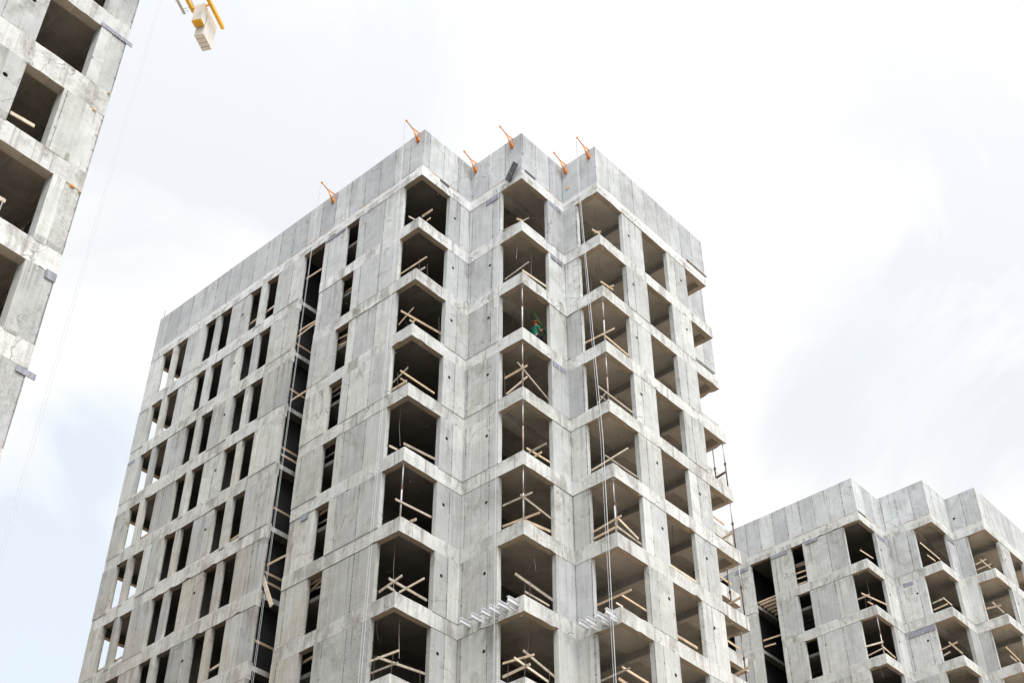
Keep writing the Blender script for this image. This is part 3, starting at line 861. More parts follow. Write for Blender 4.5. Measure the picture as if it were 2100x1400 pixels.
# ---------------------------------------------------------------- near tower on the left
def near_tower():
    rnd = random.Random(31)
    root = empty('concrete_tower', (0.54, -22.67, 0), 'near unfinished concrete tower cropped by the left edge of the photo', 'building')
    tops = {2: -12.36, 3: -15.31, 4: -18.50, 5: -21.43, 6: -24.32, 7: -27.25}
    bots = {2: -13.06, 3: -16.22, 4: -19.18, 5: -22.15, 6: -25.03, 7: -27.97}
    for k in (1, 0, -1):
        tops[k] = tops[k + 1] + 2.97; bots[k] = tops[k] - 0.72
    for k in range(8, 14):
        tops[k] = tops[k - 1] - 2.97; bots[k] = tops[k] - 0.72
    Lx, Ly = -16.0, -20.0
    ks = sorted(tops)
    # coordinates: local x<=0 inside, local y<=0 away from the visible corner
    for k in ks:
        zt, zb = tops[k] + ZG, bots[k] + ZG
        mb = MB()
        pts = [(0, 0), (Lx, 0), (Lx, Ly), (0, Ly)]
        inner = [(-0.3, -0.3), (Lx + 0.3, -0.3), (Lx + 0.3, Ly + 0.3), (-0.3, Ly + 0.3)]
        rings = []
        for e in range(4):
            a = Vector(pts[e]); b = Vector(pts[(e + 1) % 4]); ia = Vector(inner[e]); ib = Vector(inner[(e + 1) % 4])
            n = int((b - a).length / 0.22)
            for j in range(n):
                t = j / n; p = a.lerp(b, t); q = ia.lerp(ib, t)
                jj = rnd.uniform(-.007, .007) if j else 0
                chip = rnd.uniform(.02, .05) if rnd.random() < .06 else 0
                rings.append([(p.x + jj, p.y + jj, zt + rnd.uniform(-.008, .008)), (p.x + jj, p.y + jj, zb + rnd.uniform(-.01, .01) + chip), (q.x, q.y, zb), (q.x, q.y, zt)])
        n = len(rings); v = [c for r in rings for c in r]; f = []; fm = []
        for i in range(n):
            a = i * 4; b = ((i + 1) % n) * 4
            for s_, mi in ((0, 0), (1, 1), (2, 1), (3, 0)):
                t = (s_ + 1) % 4; f.append((a + s_, a + t, b + t, b + s_)); fm.append(mi)
        mb.add(v, f, fm)
        mb.box((-0.15, -0.15, zt - 0.22), (Lx + 0.15, Ly + 0.15, zt - 0.006), 2, 1)
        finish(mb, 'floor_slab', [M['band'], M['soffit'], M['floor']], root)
    def Y(y): return y + 22.67
    for k in ks[:-1]:
        z0 = tops[k + 1] + ZG - 0.02; z1 = bots[k] + ZG + 0.012
        wide = k != 3
        right = -23.50 if wide else -23.93
        seam = -23.15
        # corner pier of two pours
        mb = MB(); wall_geo(mb, (0, Y(seam) + 0.002), (0, 0), z0, z1, 0.35, rnd, (), -0.010, 0.008, step=.3)
        finish(mb, 'pier', [M['rough'] if wide else M['wall']], root)
        mb = MB(); wall_geo(mb, (0, Y(right)), (0, Y(seam)), z0, z1, 0.35, rnd, (), 0.006, 0.004)
        finish(mb, 'pier', [M['wall']], root)
        y = -25.06
        segs = [(-26.28, -25.06), (-29.4, -27.9), (-32.6, -31.0), (-36.0, -34.4), (Ly - 22.67, -38.0)]
        for a, b in segs:
            hl = [(-25.47 - a, z0 + 1.42, 0.075)] if b == -25.06 else []
            mb = MB(); wall_geo(mb, (0, Y(a)), (0, Y(b)), z0, z1, 0.25, rnd, hl, rnd.choice((-.008, .008)), 0.004)
            finish(mb, 'wall_panel', [M['wall']], root)
        mb = MB()
        for a, b in (((-0.36, 0), (-2.2, 0)), ((-4.0, 0), (-9.0, 0)), ((-11, 0), (Lx, 0)), ((Lx, 0), (Lx, Ly)), ((Lx, Ly), (-.25, Ly))):
            wall_geo(mb, a, b, z0, z1, 0.25, rnd, (), 0.0, 0.0, step=9)
        finish(mb, 'rear_wall', [M['wall']], root)
        mb = MB()
        mb.box((-6.4, -0.3, z0), (-6.2, -8.0, tops[k] + ZG - .21), 0); mb.box((-6.2, -8.2, z0), (-0.3, -8.0, tops[k] + ZG - .21), 0)
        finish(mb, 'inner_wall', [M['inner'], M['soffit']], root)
    for k, a, b, h, off in ((2, -23.55, -22.5, 0.15, 0.03), (5, -22.95, -22.66, 0.26, 0.03), (6, -22.95, -22.45, 0.16, 0.03)):
        z = bots[k] + ZG - (0.02 if k == 2 else 0.2)
        plate(root, (0, Y(a), z), (0, Y(b), z), h, M['plate'] if k != 5 else M['plate'], off=off)
    for (y, z, sx) in ((-22.95, -19.2, .06), (-22.75, -15.33, .035), (-23.0, -16.25, .05), (-22.72, -19.22, .04)):
        mb = MB(); p = Vector((0.0, Y(y), z + ZG))
        mb.box(p - Vector((.01, sx, .03)), p + Vector((.04, sx, .03)))
        o = mb.build('foam_bit', [M['orange'] if sx == .06 else M['timber']], root)
    return root
T_LEFT = near_tower()

RAILS_A={'L1':[('U', (-4.98, -5.76, -3.22), (-4.38, -5.76, -3.22)), ('U', (-4.72, -5.71, -3.62), (-4.52, -5.71, -3.59)), ('V', (-5.25, -6.27, -3.44), (-5.25, -5.9, -3.35))],
'L2':[('U', (-6.12, -5.76, -5.88), (-4.56, -5.76, -5.88)), ('U', (-4.96, -5.71, -6.34), (-4.68, -5.71, -6.36)), ('P', (-5.13, -5.63, -5.5), (-5.13, -5.59, -6.15)), ('P', (-5.13, -5.16, -5.49), (-5.13, -5.13, -6.06))],
'L3':[('U', (-5.96, -5.76, -8.75), (-5.15, -5.76, -8.32)), ('V', (-5.2, -6.37, -8.86), (-5.2, -4.12, -8.59)), ('V', (-5.25, -5.84, -8.96), (-5.25, -5.57, -8.95)), ('U', (-5.31, -5.61, -8.87), (-5.09, -5.61, -8.87)), ('P', (-5.13, -4.35, -7.89), (-5.13, -4.27, -8.77))],
'L4':[('V', (-5.15, -6.22, -11.85), (-5.15, -4.38, -11.85)), ('U', (-6.09, -5.71, -11.61), (-5.3, -5.71, -11.3)), ('U', (-6.25, -5.66, -11.91), (-5.37, -5.66, -11.89)), ('V', (-5.3, -6.06, -12.04), (-5.3, -5.72, -12.03)), ('P', (-5.78, -5.78, -11.33), (-5.73, -5.78, -11.98))],
'L5':[('V', (-5.15, -5.81, -15.04), (-5.15, -4.17, -14.87)), ('V', (-5.2, -6.46, -15.48), (-5.2, -6.07, -15.44))],
'L6':[('V', (-5.15, -6.03, -17.6), (-5.15, -4.23, -17.47)), ('U', (-4.66, -5.71, -18.58), (-4.37, -5.71, -18.62))],
'L7':[('U', (-5.96, -5.76, -20.9), (-4.86, -5.76, -20.69)), ('V', (-5.2, -6.04, -20.79), (-5.2, -4.21, -20.84)), ('U', (-5.05, -5.66, -21.21), (-3.88, -5.66, -21.14)), ('V', (-5.3, -6.01, -21.03), (-5.3, -5.64, -21.05))],
'L8':[('U', (-6.13, -5.76, -23.42), (-4.79, -5.76, -23.5)), ('V', (-5.2, -6.3, -23.81), (-5.2, -4.12, -23.57)), ('U', (-6.2, -5.66, -23.8), (-4.91, -5.66, -23.85)), ('P', (-5.13, -5.68, -23.37), (-5.13, -5.73, -24.2)), ('P', (-5.13, -4.45, -23.55), (-5.13, -4.38, -24.03)), ('P', (-5.92, -5.78, -23.3), (-5.9, -5.78, -24.07))],
'M1':[('U', (-3.17, -2.71, -3.02), (-1.66, -2.71, -3.24)), ('V', (-2.11, -2.96, -3.17), (-2.11, -2.6, -3.02))],
'M2':[('U', (-3.0, -2.71, -5.97), (-1.69, -2.71, -5.81)), ('V', (-2.11, -2.62, -5.95), (-2.11, -1.12, -5.81))],
'M4':[('U', (-2.96, -2.71, -11.27), (-1.82, -2.71, -11.26)), ('V', (-2.11, -2.95, -11.08), (-2.11, -1.13, -11.84)), ('U', (-2.96, -2.61, -11.99), (-1.91, -2.61, -11.71)), ('P', (-2.98, -2.73, -10.99), (-2.93, -2.73, -12.14)), ('P', (-2.04, -1.17, -11.27), (-2.04, -1.31, -12.06))],
'M5':[('V', (-2.06, -2.49, -14.95), (-2.06, -1.18, -14.88)), ('U', (-1.82, -2.66, -15.36), (-0.97, -2.66, -15.35)), ('U', (-1.61, -2.61, -15.62), (-1.24, -2.61, -15.59))],
'M6':[('U', (-3.04, -2.71, -17.16), (-1.64, -2.71, -17.22)), ('V', (-2.11, -2.8, -17.14), (-2.11, -1.1, -17.33)), ('U', (-3.13, -2.61, -17.95), (-1.38, -2.61, -18.13)), ('V', (-2.21, -2.42, -18.02), (-2.21, -1.0, -17.8))],
'M7':[('V', (-2.06, -3.14, -20.56), (-2.06, -1.17, -20.74)), ('V', (-2.11, -2.6, -20.99), (-2.11, -1.33, -20.99)), ('P', (-2.04, -2.39, -20.5), (-2.04, -2.44, -21.16)), ('P', (-2.04, -2.66, -20.77), (-2.04, -2.68, -21.14))],
'M8':[('V', (-2.06, -2.75, -23.27), (-2.06, -1.16, -23.62)), ('U', (-3.04, -2.66, -23.37), (-1.67, -2.66, -23.52)), ('V', (-2.16, -3.08, -23.63), (-2.16, -1.39, -23.84)), ('U', (-3.13, -2.56, -23.79), (-1.93, -2.56, -23.73)), ('P', (-2.74, -2.73, -23.45), (-2.75, -2.73, -23.92)), ('P', (-2.04, -2.58, -23.15), (-2.04, -2.73, -24.22)), ('P', (-2.04, -1.48, -23.4), (-2.04, -1.47, -23.97))],
'R1':[('V', (-0.1, -0.37, -3.22), (-0.1, 0.13, -3.08)), ('U', (-0.36, 0.15, -2.83), (-0.05, 0.15, -2.99))],
'R2':[('V', (-0.1, 0.03, -5.98), (-0.1, 0.85, -5.87)), ('U', (0.15, 0.15, -6.39), (0.45, 0.15, -6.47)), ('P', (-0.63, 0.08, -5.43), (-0.63, 0.08, -6.08))],
'R3':[('U', (-1.12, 0.1, -8.71), (0.39, 0.1, -8.81)), ('V', (-0.15, 0.07, -8.84), (-0.15, 1.76, -8.93))],
'R4':[('V', (-0.1, -0.51, -11.89), (-0.1, 1.64, -11.93)), ('U', (-0.68, 0.15, -12.03), (-0.28, 0.15, -11.74)), ('V', (-0.2, -0.27, -12.18), (-0.2, 0.02, -12.19))],
'R5':[('U', (-1.1, 0.1, -15.04), (0.65, 0.1, -14.85)), ('V', (-0.15, -0.26, -14.98), (-0.15, 1.78, -14.94))],
'R6':[('U', (-1.15, 0.1, -17.74), (0.16, 0.1, -17.6)), ('U', (-1.18, 0.15, -17.99), (-0.09, 0.15, -17.92)), ('V', (-0.2, 0.4, -17.42), (-0.2, 1.55, -17.74)), ('V', (-0.25, 0.35, -17.76), (-0.25, 1.84, -17.85))],
'R7':[('U', (-1.12, 0.1, -20.74), (0.39, 0.1, -20.71)), ('V', (-0.15, 0.25, -20.65), (-0.15, 1.64, -20.67)), ('V', (-0.2, -0.01, -21.05), (-0.2, 0.34, -21.05))],
'R8':[('U', (-1.1, 0.1, -23.61), (0.12, 0.1, -23.55)), ('V', (-0.15, 0.05, -23.45), (-0.15, 1.48, -23.5)), ('V', (-0.2, -0.11, -23.9), (-0.2, 0.39, -23.94))]}
RAILS_C={'L1':[('V', (-5.15, -6.28, -2.85), (-5.15, -4.78, -2.72))],
'L2':[('V', (-5.15, -7.16, -6.07), (-5.15, -4.29, -5.55)), ('U', (-6.19, -5.71, -5.46), (-5.39, -5.71, -5.43)), ('P', (-5.62, -5.78, -5.44), (-5.69, -5.78, -6.05)), ('V', (-5.3, -6.27, -6.16), (-5.3, -5.66, -6.08))],
'L3':[('U', (-6.19, -5.76, -8.43), (-5.1, -5.76, -8.52)), ('U', (-6.18, -5.71, -8.97), (-5.15, -5.71, -8.84)), ('V', (-5.25, -5.71, -8.67), (-5.25, -4.28, -8.85))],
'M1':[('V', (-2.06, -4.97, -3.04), (-2.06, -2.69, -3.08)), ('V', (-2.11, -4.25, -3.5), (-2.11, -3.3, -3.45))],
'M2':[('U', (-3.06, -2.71, -5.59), (-2.32, -2.71, -5.53)), ('V', (-2.11, -3.39, -5.9), (-2.11, -2.39, -5.94)), ('U', (-3.14, -2.61, -5.96), (-2.24, -2.61, -5.89))],
'M3':[('U', (-3.21, -2.71, -8.48), (-2.17, -2.71, -8.35)), ('V', (-2.11, -4.05, -8.93), (-2.11, -2.5, -9.0)), ('U', (-3.3, -2.61, -8.83), (-2.73, -2.61, -8.7))],
'R1':[('U', (-1.1, 0.1, -2.56), (-0.42, 0.1, -2.47)), ('V', (-0.15, -1.57, -3.37), (-0.15, -0.28, -3.37)), ('U', (-1.17, 0.2, -2.86), (-0.23, 0.2, -2.82))],
'R2':[('V', (-0.1, -1.55, -6.17), (-0.1, -0.17, -6.24)), ('U', (-1.15, 0.15, -5.45), (-0.27, 0.15, -5.55))],
'R3':[('V', (-0.1, -1.29, -8.83), (-0.1, 0.32, -9.05)), ('V', (-0.15, -0.87, -9.2), (-0.15, -0.13, -9.21))]}

# ---------------------------------------------------------------- timber guard rails at the open bays
BAYN = {'L': 'left corner bay', 'M': 'middle corner bay', 'R': 'right corner bay'}
ORD = ['', 'first', 'second', 'third', 'fourth', 'fifth', 'sixth', 'seventh', 'eighth', 'ninth', 'tenth', 'eleventh']
CORN = {'L': (X1, YA), 'M': (X2, YB), 'R': (0.0, 0.0)}
def rail(name, items, ty, which, tw):
    bay, k = name[0], int(name[1:])
    cx, cy = CORN[bay]
    nb = sum(1 for i in items if i[0] != 'P')
    z0 = zk(k) + (0.06 if ty else 0)
    kinds = {i[0] for i in items}
    adj = ('single' if nb == 1 else 'pair of' if nb == 2 else 'crossed' if 'U' in kinds and 'V' in kinds else 'several')
    if 'P' in kinds: adj += ' tied'
    root = empty('guard_rail', (cx - 0.2, cy + 0.2, z0), '%s timber guard board%s, %s, %s floor below roof, %s' % (adj, 's' if nb > 1 else '', BAYN[bay], ORD[k], tw), 'guard rail', 'timber guard rails in the corner bays')
    off = Vector((cx - 0.2, cy + 0.2, z0))
    rnd = random.Random(name + which)
    for t, a, b in items:
        a = Vector(a) + Vector((0, 0, ZG)); b = Vector(b) + Vector((0, 0, ZG))
        if ty:
            a.z += 0.06; b.z += 0.06
        a -= Vector((cx - 0.2, cy + 0.2, z0)); b -= Vector((cx - 0.2, cy + 0.2, z0))
        mb = MB()
        if t == 'P':
            a.z += 0.0; b.z = 0.0
            if a.z - b.z < .3: a.z = .9
            mb.tube([a, a.lerp(b, .5) + Vector((rnd.uniform(-.01, .01), 0, 0)), b], 0.011, 6)
            mb.build('post', [M['rebar']], root)
        else:
            mb.bar(a, b, 0.035, 0.078 + rnd.uniform(-.02, .03), roll=rnd.uniform(-.3, .3))
            mb.build('board', [M[rnd.choice(('timber', 'timber', 'timber_pale', 'timber_old'))]], root)
    root.location = (cx - 0.2, cy + 0.2 + ty, z0)
    return root
for nm, it in RAILS_A.items():
    rail(nm, it, 0.0, 'a', 'central tower')
for nm, it in RAILS_C.items():
    rail(nm, it, 36.59, 'c', 'right tower')

def board(name, a, b, label, cat='timber board', group=None, w=0.035, h=0.10, mat=None, roll=0.0, ty=0.0):
    a = Vector(a) + Vector((0, ty, ZG)); b = Vector(b) + Vector((0, ty, ZG))
    c = (a + b) / 2
    mb = MB(); mb.bar(a - c, b - c, w, h, roll=roll)
    o = mb.build(name, [mat or M['timber']])
    o.location = c
    tag(o, label, cat, group)
    return o
# boards in the recess
GB = 'timber boards across the dark recess'
yS = YA + 0.32
for i, (a, b, lab) in enumerate([
    ((-12.81, yS, -1.79), (-11.2, yS, -1.87), 'single timber board across the recess just below the roof slab of the central tower'),
    ((-12.78, yS, -4.97), (-11.2, yS, -5.05), 'upper of two timber boards across the recess on the second storey of the central tower'),
    ((-12.80, yS - .06, -5.38), (-11.2, yS - .06, -5.2), 'lower of two timber boards across the recess on the second storey of the central tower'),
    ((-12.70, yS, -8.95), (-11.2, yS, -8.94), 'timber board across the recess near the third floor slab of the central tower'),
    ((-12.78, yS, -16.98), (-11.2, yS, -17.01), 'timber board across the recess beside the big leaning board, central tower')]):
    board('timber_board', a, b, lab, group=GB)
board('timber_board', (-12.84, yS - .1, -17.47), (-12.0, yS - .1, -19.1), 'wide pale board leaning down through the recess of the central tower', w=0.05, h=0.16, mat=M['timber_pale'], group=GB)
# rails that guard the open side floors inside the recess: run away from the street
rn = random.Random(8)
for k in range(2, 10):
    for j, dz in enumerate((0.62, 0.98)):
        z = zk(k) - ZG + dz + rn.uniform(-.08, .08)
        if rn.random() < .25: continue
        board('timber_board', (NL - 0.12, YA + 0.25, z), (NL - 0.12, NB + 0.1, z + rn.uniform(-.05, .05)),
              '%s side guard board running into the recess, %s floor below roof, central tower' % ('lower' if j == 0 else 'upper', ORD[k]), group='side guard boards inside the recess', mat=M['timber_pale'] if rn.random() < .4 else M['timber'])
for k, n in ((1, 1), (2, 2)):
    pass
for a, b, lab in [((-12.76, yS, -3.05), (-11.2, yS, -3.03), 'upper front timber beam at the recess of the right tower'),
                  ((-12.71, yS, -5.59), (-11.2, yS, -5.66), 'long thin board across the recess of the right tower below the yellow beams'),
                  ((-12.68, yS, -6.0), (-11.89, yS, -6.06), 'short board end in the recess of the right tower below the long one')]:
    board('timber_board', a, b, lab, group=GB, ty=36.59)
for i in range(5):
    board('timber_beam', (-12.8, yS + .35 + .4 * i, -3.02), (-11.2, yS + .35 + .4 * i, -3.02), '%s yellow formwork beam from the street in the recess of the right tower' % ORD[i + 1], 'timber beam', 'yellow formwork beams in the recess', w=0.08, h=0.16, ty=36.59, mat=M['yellow_wood'] if 'yellow_wood' in M else M['timber'])
# stair window boards
for j, z in enumerate((-1.7, -2.15, -2.52, -2.9)):
    board('timber_board', (-9.95, yS, z), (-8.9, yS, z - .05), '%s timber slat from the top in the highest stair window of the right tower' % ORD[j + 1], group='timber slats in the stair window', ty=36.59)
for a, b, lab in [((-10.08, yS, -7.06), (-9.0, yS, -7.2), 'upper timber board in the stair window, third storey of the central tower'),
                  ((-10.01, yS, -7.47), (-9.0, yS, -7.6), 'lower timber board in the stair window, third storey of the central tower'),
                  ((-10.1, yS, -10.0), (-9.0, yS, -9.8), 'timber board in the stair window, fourth storey of the central tower'),
                  ((-10.1, yS, -12.75), (-9.0, yS, -12.7), 'timber board in the stair window, fifth storey of the central tower'),
                  ((-10.1, yS, -15.95), (-9.0, yS, -15.8), 'timber board in the stair window, sixth storey of the central tower'),
                  ((-10.1, yS, -18.95), (-9.0, yS, -18.8), 'upper timber board in the stair window, seventh storey of the central tower'),
                  ((-10.1, yS + .06, -19.2), (-9.0, yS + .06, -18.75), 'slanting timber board in the stair window, seventh storey of the central tower'),
                  ((-10.1, yS, -22.1), (-9.0, yS, -22.0), 'timber board in the stair window, eighth storey of the central tower')]:
    board('timber_board', a, b, lab, group='timber boards in the stair windows')
rs = random.Random(12)
for k in range(2, 10):
    for j in range(rs.choice((1, 1, 2))):
        z = zk(k) - ZG + rs.uniform(1.85, 2.35) if j == 0 else zk(k) - ZG + rs.uniform(.3, 1.2)
        board('timber_board', (-10.2, yS + .12, z), (-8.9, yS + .12, z + rs.uniform(-.08, .08)), '%s inner stair rail seen in the stair window, %s storey of the central tower' % ('upper' if j == 0 else 'lower', ORD[k]), group='stair rails behind the stair windows', mat=M[rs.choice(('timber_old', 'timber', 'steel'))], h=.07)
# window pair boards on the long facade
PAIR = ['outermost window pair', 'middle window pair', 'window pair next to the recess']
spec = {1: [(4, .95, .05), (5, 1.02, .05)], 2: [(5, .45, .1), (3, .12, .0)], 3: [(5, .3, .15), (1, .1, 0)], 4: [(1, .5, .05), (5, .25, 0)],
        5: [(4, .25, .08), (5, .5, .05), (1, .45, .1)], 6: [(2, .2, .1), (3, .35, .1), (0, .45, .05), (1, .5, .05)], 7: [(0, .55, .03), (1, .6, .03), (4, .2, .12), (5, .75, .06)],
        8: [(0, .6, .05), (1, .65, .05), (3, .5, .1), (4, .4, 0), (5, .6, .05)], 9: [(2, .55, .06), (3, .6, .05), (4, .6, .05), (5, .65, .05)]}
for k, lst in spec.items():
    for (wi, dz, tl) in lst:
        a, b = WINS[wi]
        z = zk(k) - ZG + dz
        board('timber_board', (a - .25, YA + .28, z - tl), (b + .25, YA + .28, z + tl), 'timber board in %s opening, %s, %s floor down' % ('left' if wi % 2 == 0 else 'right', PAIR[wi // 2], ORD[k]), group='timber boards across the paired windows', mat=M['timber'] if (wi + k) % 3 else M['timber_pale'])
# gable rails seen against the sky
for k in (5, 6, 7, 8):
    z = zk(k) - ZG + .45
    board('timber_board', (XL + .1, -5.6, z), (XL + .1, -3.0, z + .05), 'thin guard board against the sky, far end opening, %s floor below roof' % ORD[k], group='guard boards at the far end opening')
# boards lying on the sills of the right-hand windows
for k, y0, y1, dz, lab in ((4, 3.2, 4.6, .12, 'pale board on the sill of the right facade window, fourth storey'), (5, 3.3, 5.0, .15, 'board on the sill of the right facade window, fifth storey'),
                           (6, 3.3, 5.1, .25, 'thick pale board on the sill of the right facade window, sixth storey'), (7, 3.1, 4.7, .35, 'stack end board on the sill of the right facade window, seventh storey'),
                           (8, 3.0, 4.1, .35, 'short board sticking up behind right facade window sill, eighth storey')):
    z = zk(k) - ZG + dz
    board('timber_board', (-.18, y0, z), (-.18, y1, z), lab + ' of central tower', group='boards on the right facade sills', mat=M['timber_pale'] if k % 2 == 0 else M['timber'])
# far right bay
for k in range(4, 10):
    z = zk(k) - ZG
    board('timber_board', (X2 - .15, YR + .9, z + .45), (X2 - .15, YC - .3, z + .4), 'board along the rear step, far right bay, %s floor below roof' % ORD[k], group='boards at the far right bay')
    board('timber_board', (-.9, YR + .02 - .2, z + .75), (-.1, YR - .2, z + .85), 'short cross board in the far right corner bay, %s floor below roof' % ORD[k], group='boards at the far right bay', mat=M['rust'] if k == 4 else M['timber'])
# near left tower
board('timber_board', (.40, -24.98, -18.02), (.40, -24.3, -17.95), 'pale guard board in the middle opening of the near left tower', group='guard boards in the near left tower', mat=M['timber_pale'])
board('timber_board', (.38, -25.6, -20.7), (.38, -24.35, -20.75), 'pale guard board in the lower opening of the near left tower, beside a steel post', group='guard boards in the near left tower', mat=M['timber_pale'], h=.11)
mb = MB(); mb.tube([(0, 0, 0), (0, .01, .72)], .014, 6); o = mb.build('steel_post', [M['steel']]); o.location = (.40, -24.42, ZG - 21.40); tag(o, 'thin steel post holding the guard board of the near left tower', 'post')

# ---------------------------------------------------------------- telescopic props
def prop(x, y, k, label, mat, group='telescopic steel props under slab corners', z1=None, ty=0, zoff=0):
    z0 = zk(k) + 0.004 + zoff; h = (zk(k - 1) - 0.60) - zk(k) if z1 is None else z1
    h = h - 0.004
    root = empty('steel_prop', (x, y + ty, z0), label, 'steel prop', group)
    hj = h * 0.55
    mb = MB(); mb.tube([(0, 0, .01), (0, 0, hj)], .030, 10); mb.build('outer_tube', [mat], root, True)
    mb = MB(); mb.tube([(0, 0, hj), (0, 0, h - .01)], .023, 10); mb.build('inner_tube', [M['steel']], root, True)
    mb = MB(); mb.tube([(0, 0, hj - .07), (0, 0, hj + .05)], .045, 10); mb.tube([(-.08, 0, hj), (.08, 0, hj)], .009, 5); mb.build('collar', [M['rust']], root)
    mb = MB(); mb.box((-.07, -.07, 0), (.07, .07, .01)); mb.build('base_plate', [M['steel']], root)
    mb = MB(); mb.box((-.07, -.07, h - .01), (.07, .07, h)); mb.build('head_plate', [M['steel']], root)
prop(X1 - .14, YA + .14, 6, 'steel prop at the corner of the left bay of the central tower', M['steel'])
for k, mt in ((3, 'steel'), (4, 'prop_paint'), (5, 'prop_paint'), (6, 'steel')):
    prop(X2 - .13, YB + .14, k, 'steel prop at the corner of the middle bay, %s storey of the central tower' % ORD[k], M[mt])
for k, mt in ((3, 'steel'), (4, 'prop_paint'), (6, 'steel')):
    prop(-.15, .15, k, 'steel prop at the corner of the right bay, %s storey of the central tower' % ORD[k], M[mt])
prop(-.11, YR - .12, 4, 'outer rusty prop at the far right corner, fourth storey', M['rust'])
prop(-.64, YR - .12, 4, 'inner rusty prop at the far right corner, fourth storey', M['rust'])
prop(-.11, YR - .12, 5, 'rusty prop at the far right corner, fifth storey', M['rust'])
prop(-.08, YR - .12, 6, 'outer rusty prop at the far right corner, sixth storey', M['rust'])
prop(-.62, YR - .12, 6, 'inner rusty prop at the far right corner, sixth storey', M['rust'])
prop(-.35, YR - .12, 7, 'rusty prop at the far right corner, seventh storey', M['rust'])
prop(X1 - .14, YA + .14, 3, 'steel prop at the corner of the left bay of the right tower', M['steel'], ty=36.59, zoff=.06)

# ---------------------------------------------------------------- orange roof brackets and their ropes
BR = [(-11.04, YA, 'orange bracket on the long roof edge above the dark recess, farthest left'), (-5.42, YA, 'orange bracket beside the tallest left corner of the central parapet'),
      (-4.73, YB, 'orange bracket in the notch between left and middle corners'), (-2.51, YB, 'orange bracket just left of the middle parapet corner'),
      (-1.71, 0.0, 'orange bracket in the notch between middle and right corners'), (-0.34, 0.0, 'orange bracket just left of the right parapet corner')]
for x, y, lab in BR:
    root = empty('roof_bracket', (x, y - 0.004, ZG + 1.82), lab, 'bracket', 'orange brackets bolted to the parapet')
    mb = MB()   # foot shoe
    mb.box((-.075, -.03, -.07), (.075, 0, .26)); mb.bar((0, -.05, -.05), (0, -.05, .16), .1, .05)
    mb.tube([(-.09, -.06, 0.0), (.09, -.06, 0.0)], .032, 8); mb.build('foot', [M['orange']], root)
    mb = MB(); mb.tube([(0, -.06, 0), (0, -.34, .50)], .04, 10, radii=[.05, .034]); mb.tube([(0, -.34, .50), (0, -.80, .70)], .026, 8); mb.build('strut', [M['orange']], root, True)
    mb = MB(); mb.bar((0, -.40, .545), (0, .32, .60), .035, .05); mb.bar((0, -.2, .28), (0, -.02, .58), .03, .03); mb.box((-.05, .0, .545), (.05, .30, .575)); mb.build('top_arm', [M['orange']], root)
    mb = MB(); mb.tube([(-.03, -.81, .71), (.03, -.81, .71)], .055, 12); mb.build('pulley', [M['orange']], root)
def rope(pts, label, r=.012, mat=None):
    p0 = Vector(pts[-1])
    mb = MB(); mb.tube([Vector(p) - p0 for p in pts], r, 6)
    o = mb.build('hanging_rope', [mat or M['rope']]); o.location = p0
    tag(o, label, 'rope', 'ropes hanging down the facades')
top = ZG + 2.47
rope([(-11.04, YA - .87, top), (-11.04, YA - .87, 0.05)], 'thin rope hanging in front of the dark recess from the farthest left bracket', .007)
rope([(-11.10, YA - .85, top), (-11.20, YA - .85, 0.05)], 'second thin rope close beside the one in front of the dark recess', .006)
rope([(-5.42, YA - .87, top), (-5.42, YA - .87, 0.05)], 'thin rope hanging past the left corner bay', .009)
rope([(-5.48, YA - .86, top), (-5.62, YA - .86, 0.05)], 'second thin rope beside the left corner bay', .008)
rope([(-4.73, YB - .87, top), (-4.73, YB - .87, 0.05)], 'thin rope hanging in the notch between left and middle bays', .007)
rope([(-2.51, YB - .87, top), (-2.51, YB - .87, 0.05)], 'thin rope hanging at the left edge of the middle bay', .009)
rope([(-1.71, -.87, top), (-1.71, -.87, ZG - 13.5)], 'thin rope hanging in the notch between middle and right bays', .009)
rope([(-.34, -.87, top), (-.30, -.86, ZG - 1.2), (.23, -.84, ZG - 14.7), (.23, -.84, ZG - 24.5), (.2, -.84, .05)], 'thick white rope swinging out past the right corner bay', .014)
rope([(-.36, -.87, top), (-.36, -.86, ZG - 1.2), (.12, -.84, ZG - 14.7), (.14, -.84, ZG - 24.5), (.1, -.84, .05)], 'second white rope close behind the thick one at the right bay', .008)
rope([(.575, -22.1, ZG + 3), (.50, -22.1, .05)], 'very thin cable hanging against the sky beside the near left tower', .0055, M['cable'])
rope([(.585, -22.05, ZG + 3), (.58, -22.05, .05)], 'second very thin cable against the sky beside the near left tower', .0055, M['cable'])

# ---------------------------------------------------------------- white steel beam stubs
def ibeam(x, y, z, ln, label, small=False):
    root = None
    mb = MB(); s = .7 if small else 1.0
    w, h, t = .10 * s, .17 * s, .012
    for zz in (-h / 2, h / 2):
        mb.box((-w / 2, -ln, zz - t), (w / 2, .0, zz + t))
    mb.box((-t / 2 - .004, -ln + .004, -h / 2), (t / 2 + .004, .0, h / 2))
    o = mb.build('steel_beam', [M['white_steel']]); o.location = (x, y - .003, z)
    tag(o, label, 'steel beam', 'white steel beam stubs on the slab edges')
for i, x in enumerate((-4.45, -3.92, -3.45, -3.09, -2.67, -2.25)):
    ibeam(x, YB, ZG - 21.50, .50, '%s white beam stub from left in row of six, middle bay slab' % ORD[i + 1])
for i, x in enumerate((-3.30, -2.90, -2.45)):
    ibeam(x + .12, YB, ZG - 21.68, .34, '%s from the left of the smaller lower stubs under the row of six' % ORD[i + 1], True)
for i, x in enumerate((-1.48, -1.16, -.68, -.30)):
    ibeam(x, 0.0, ZG - 21.50, .50, '%s white beam stub from left in row of four, right bay slab' % ORD[i + 1])
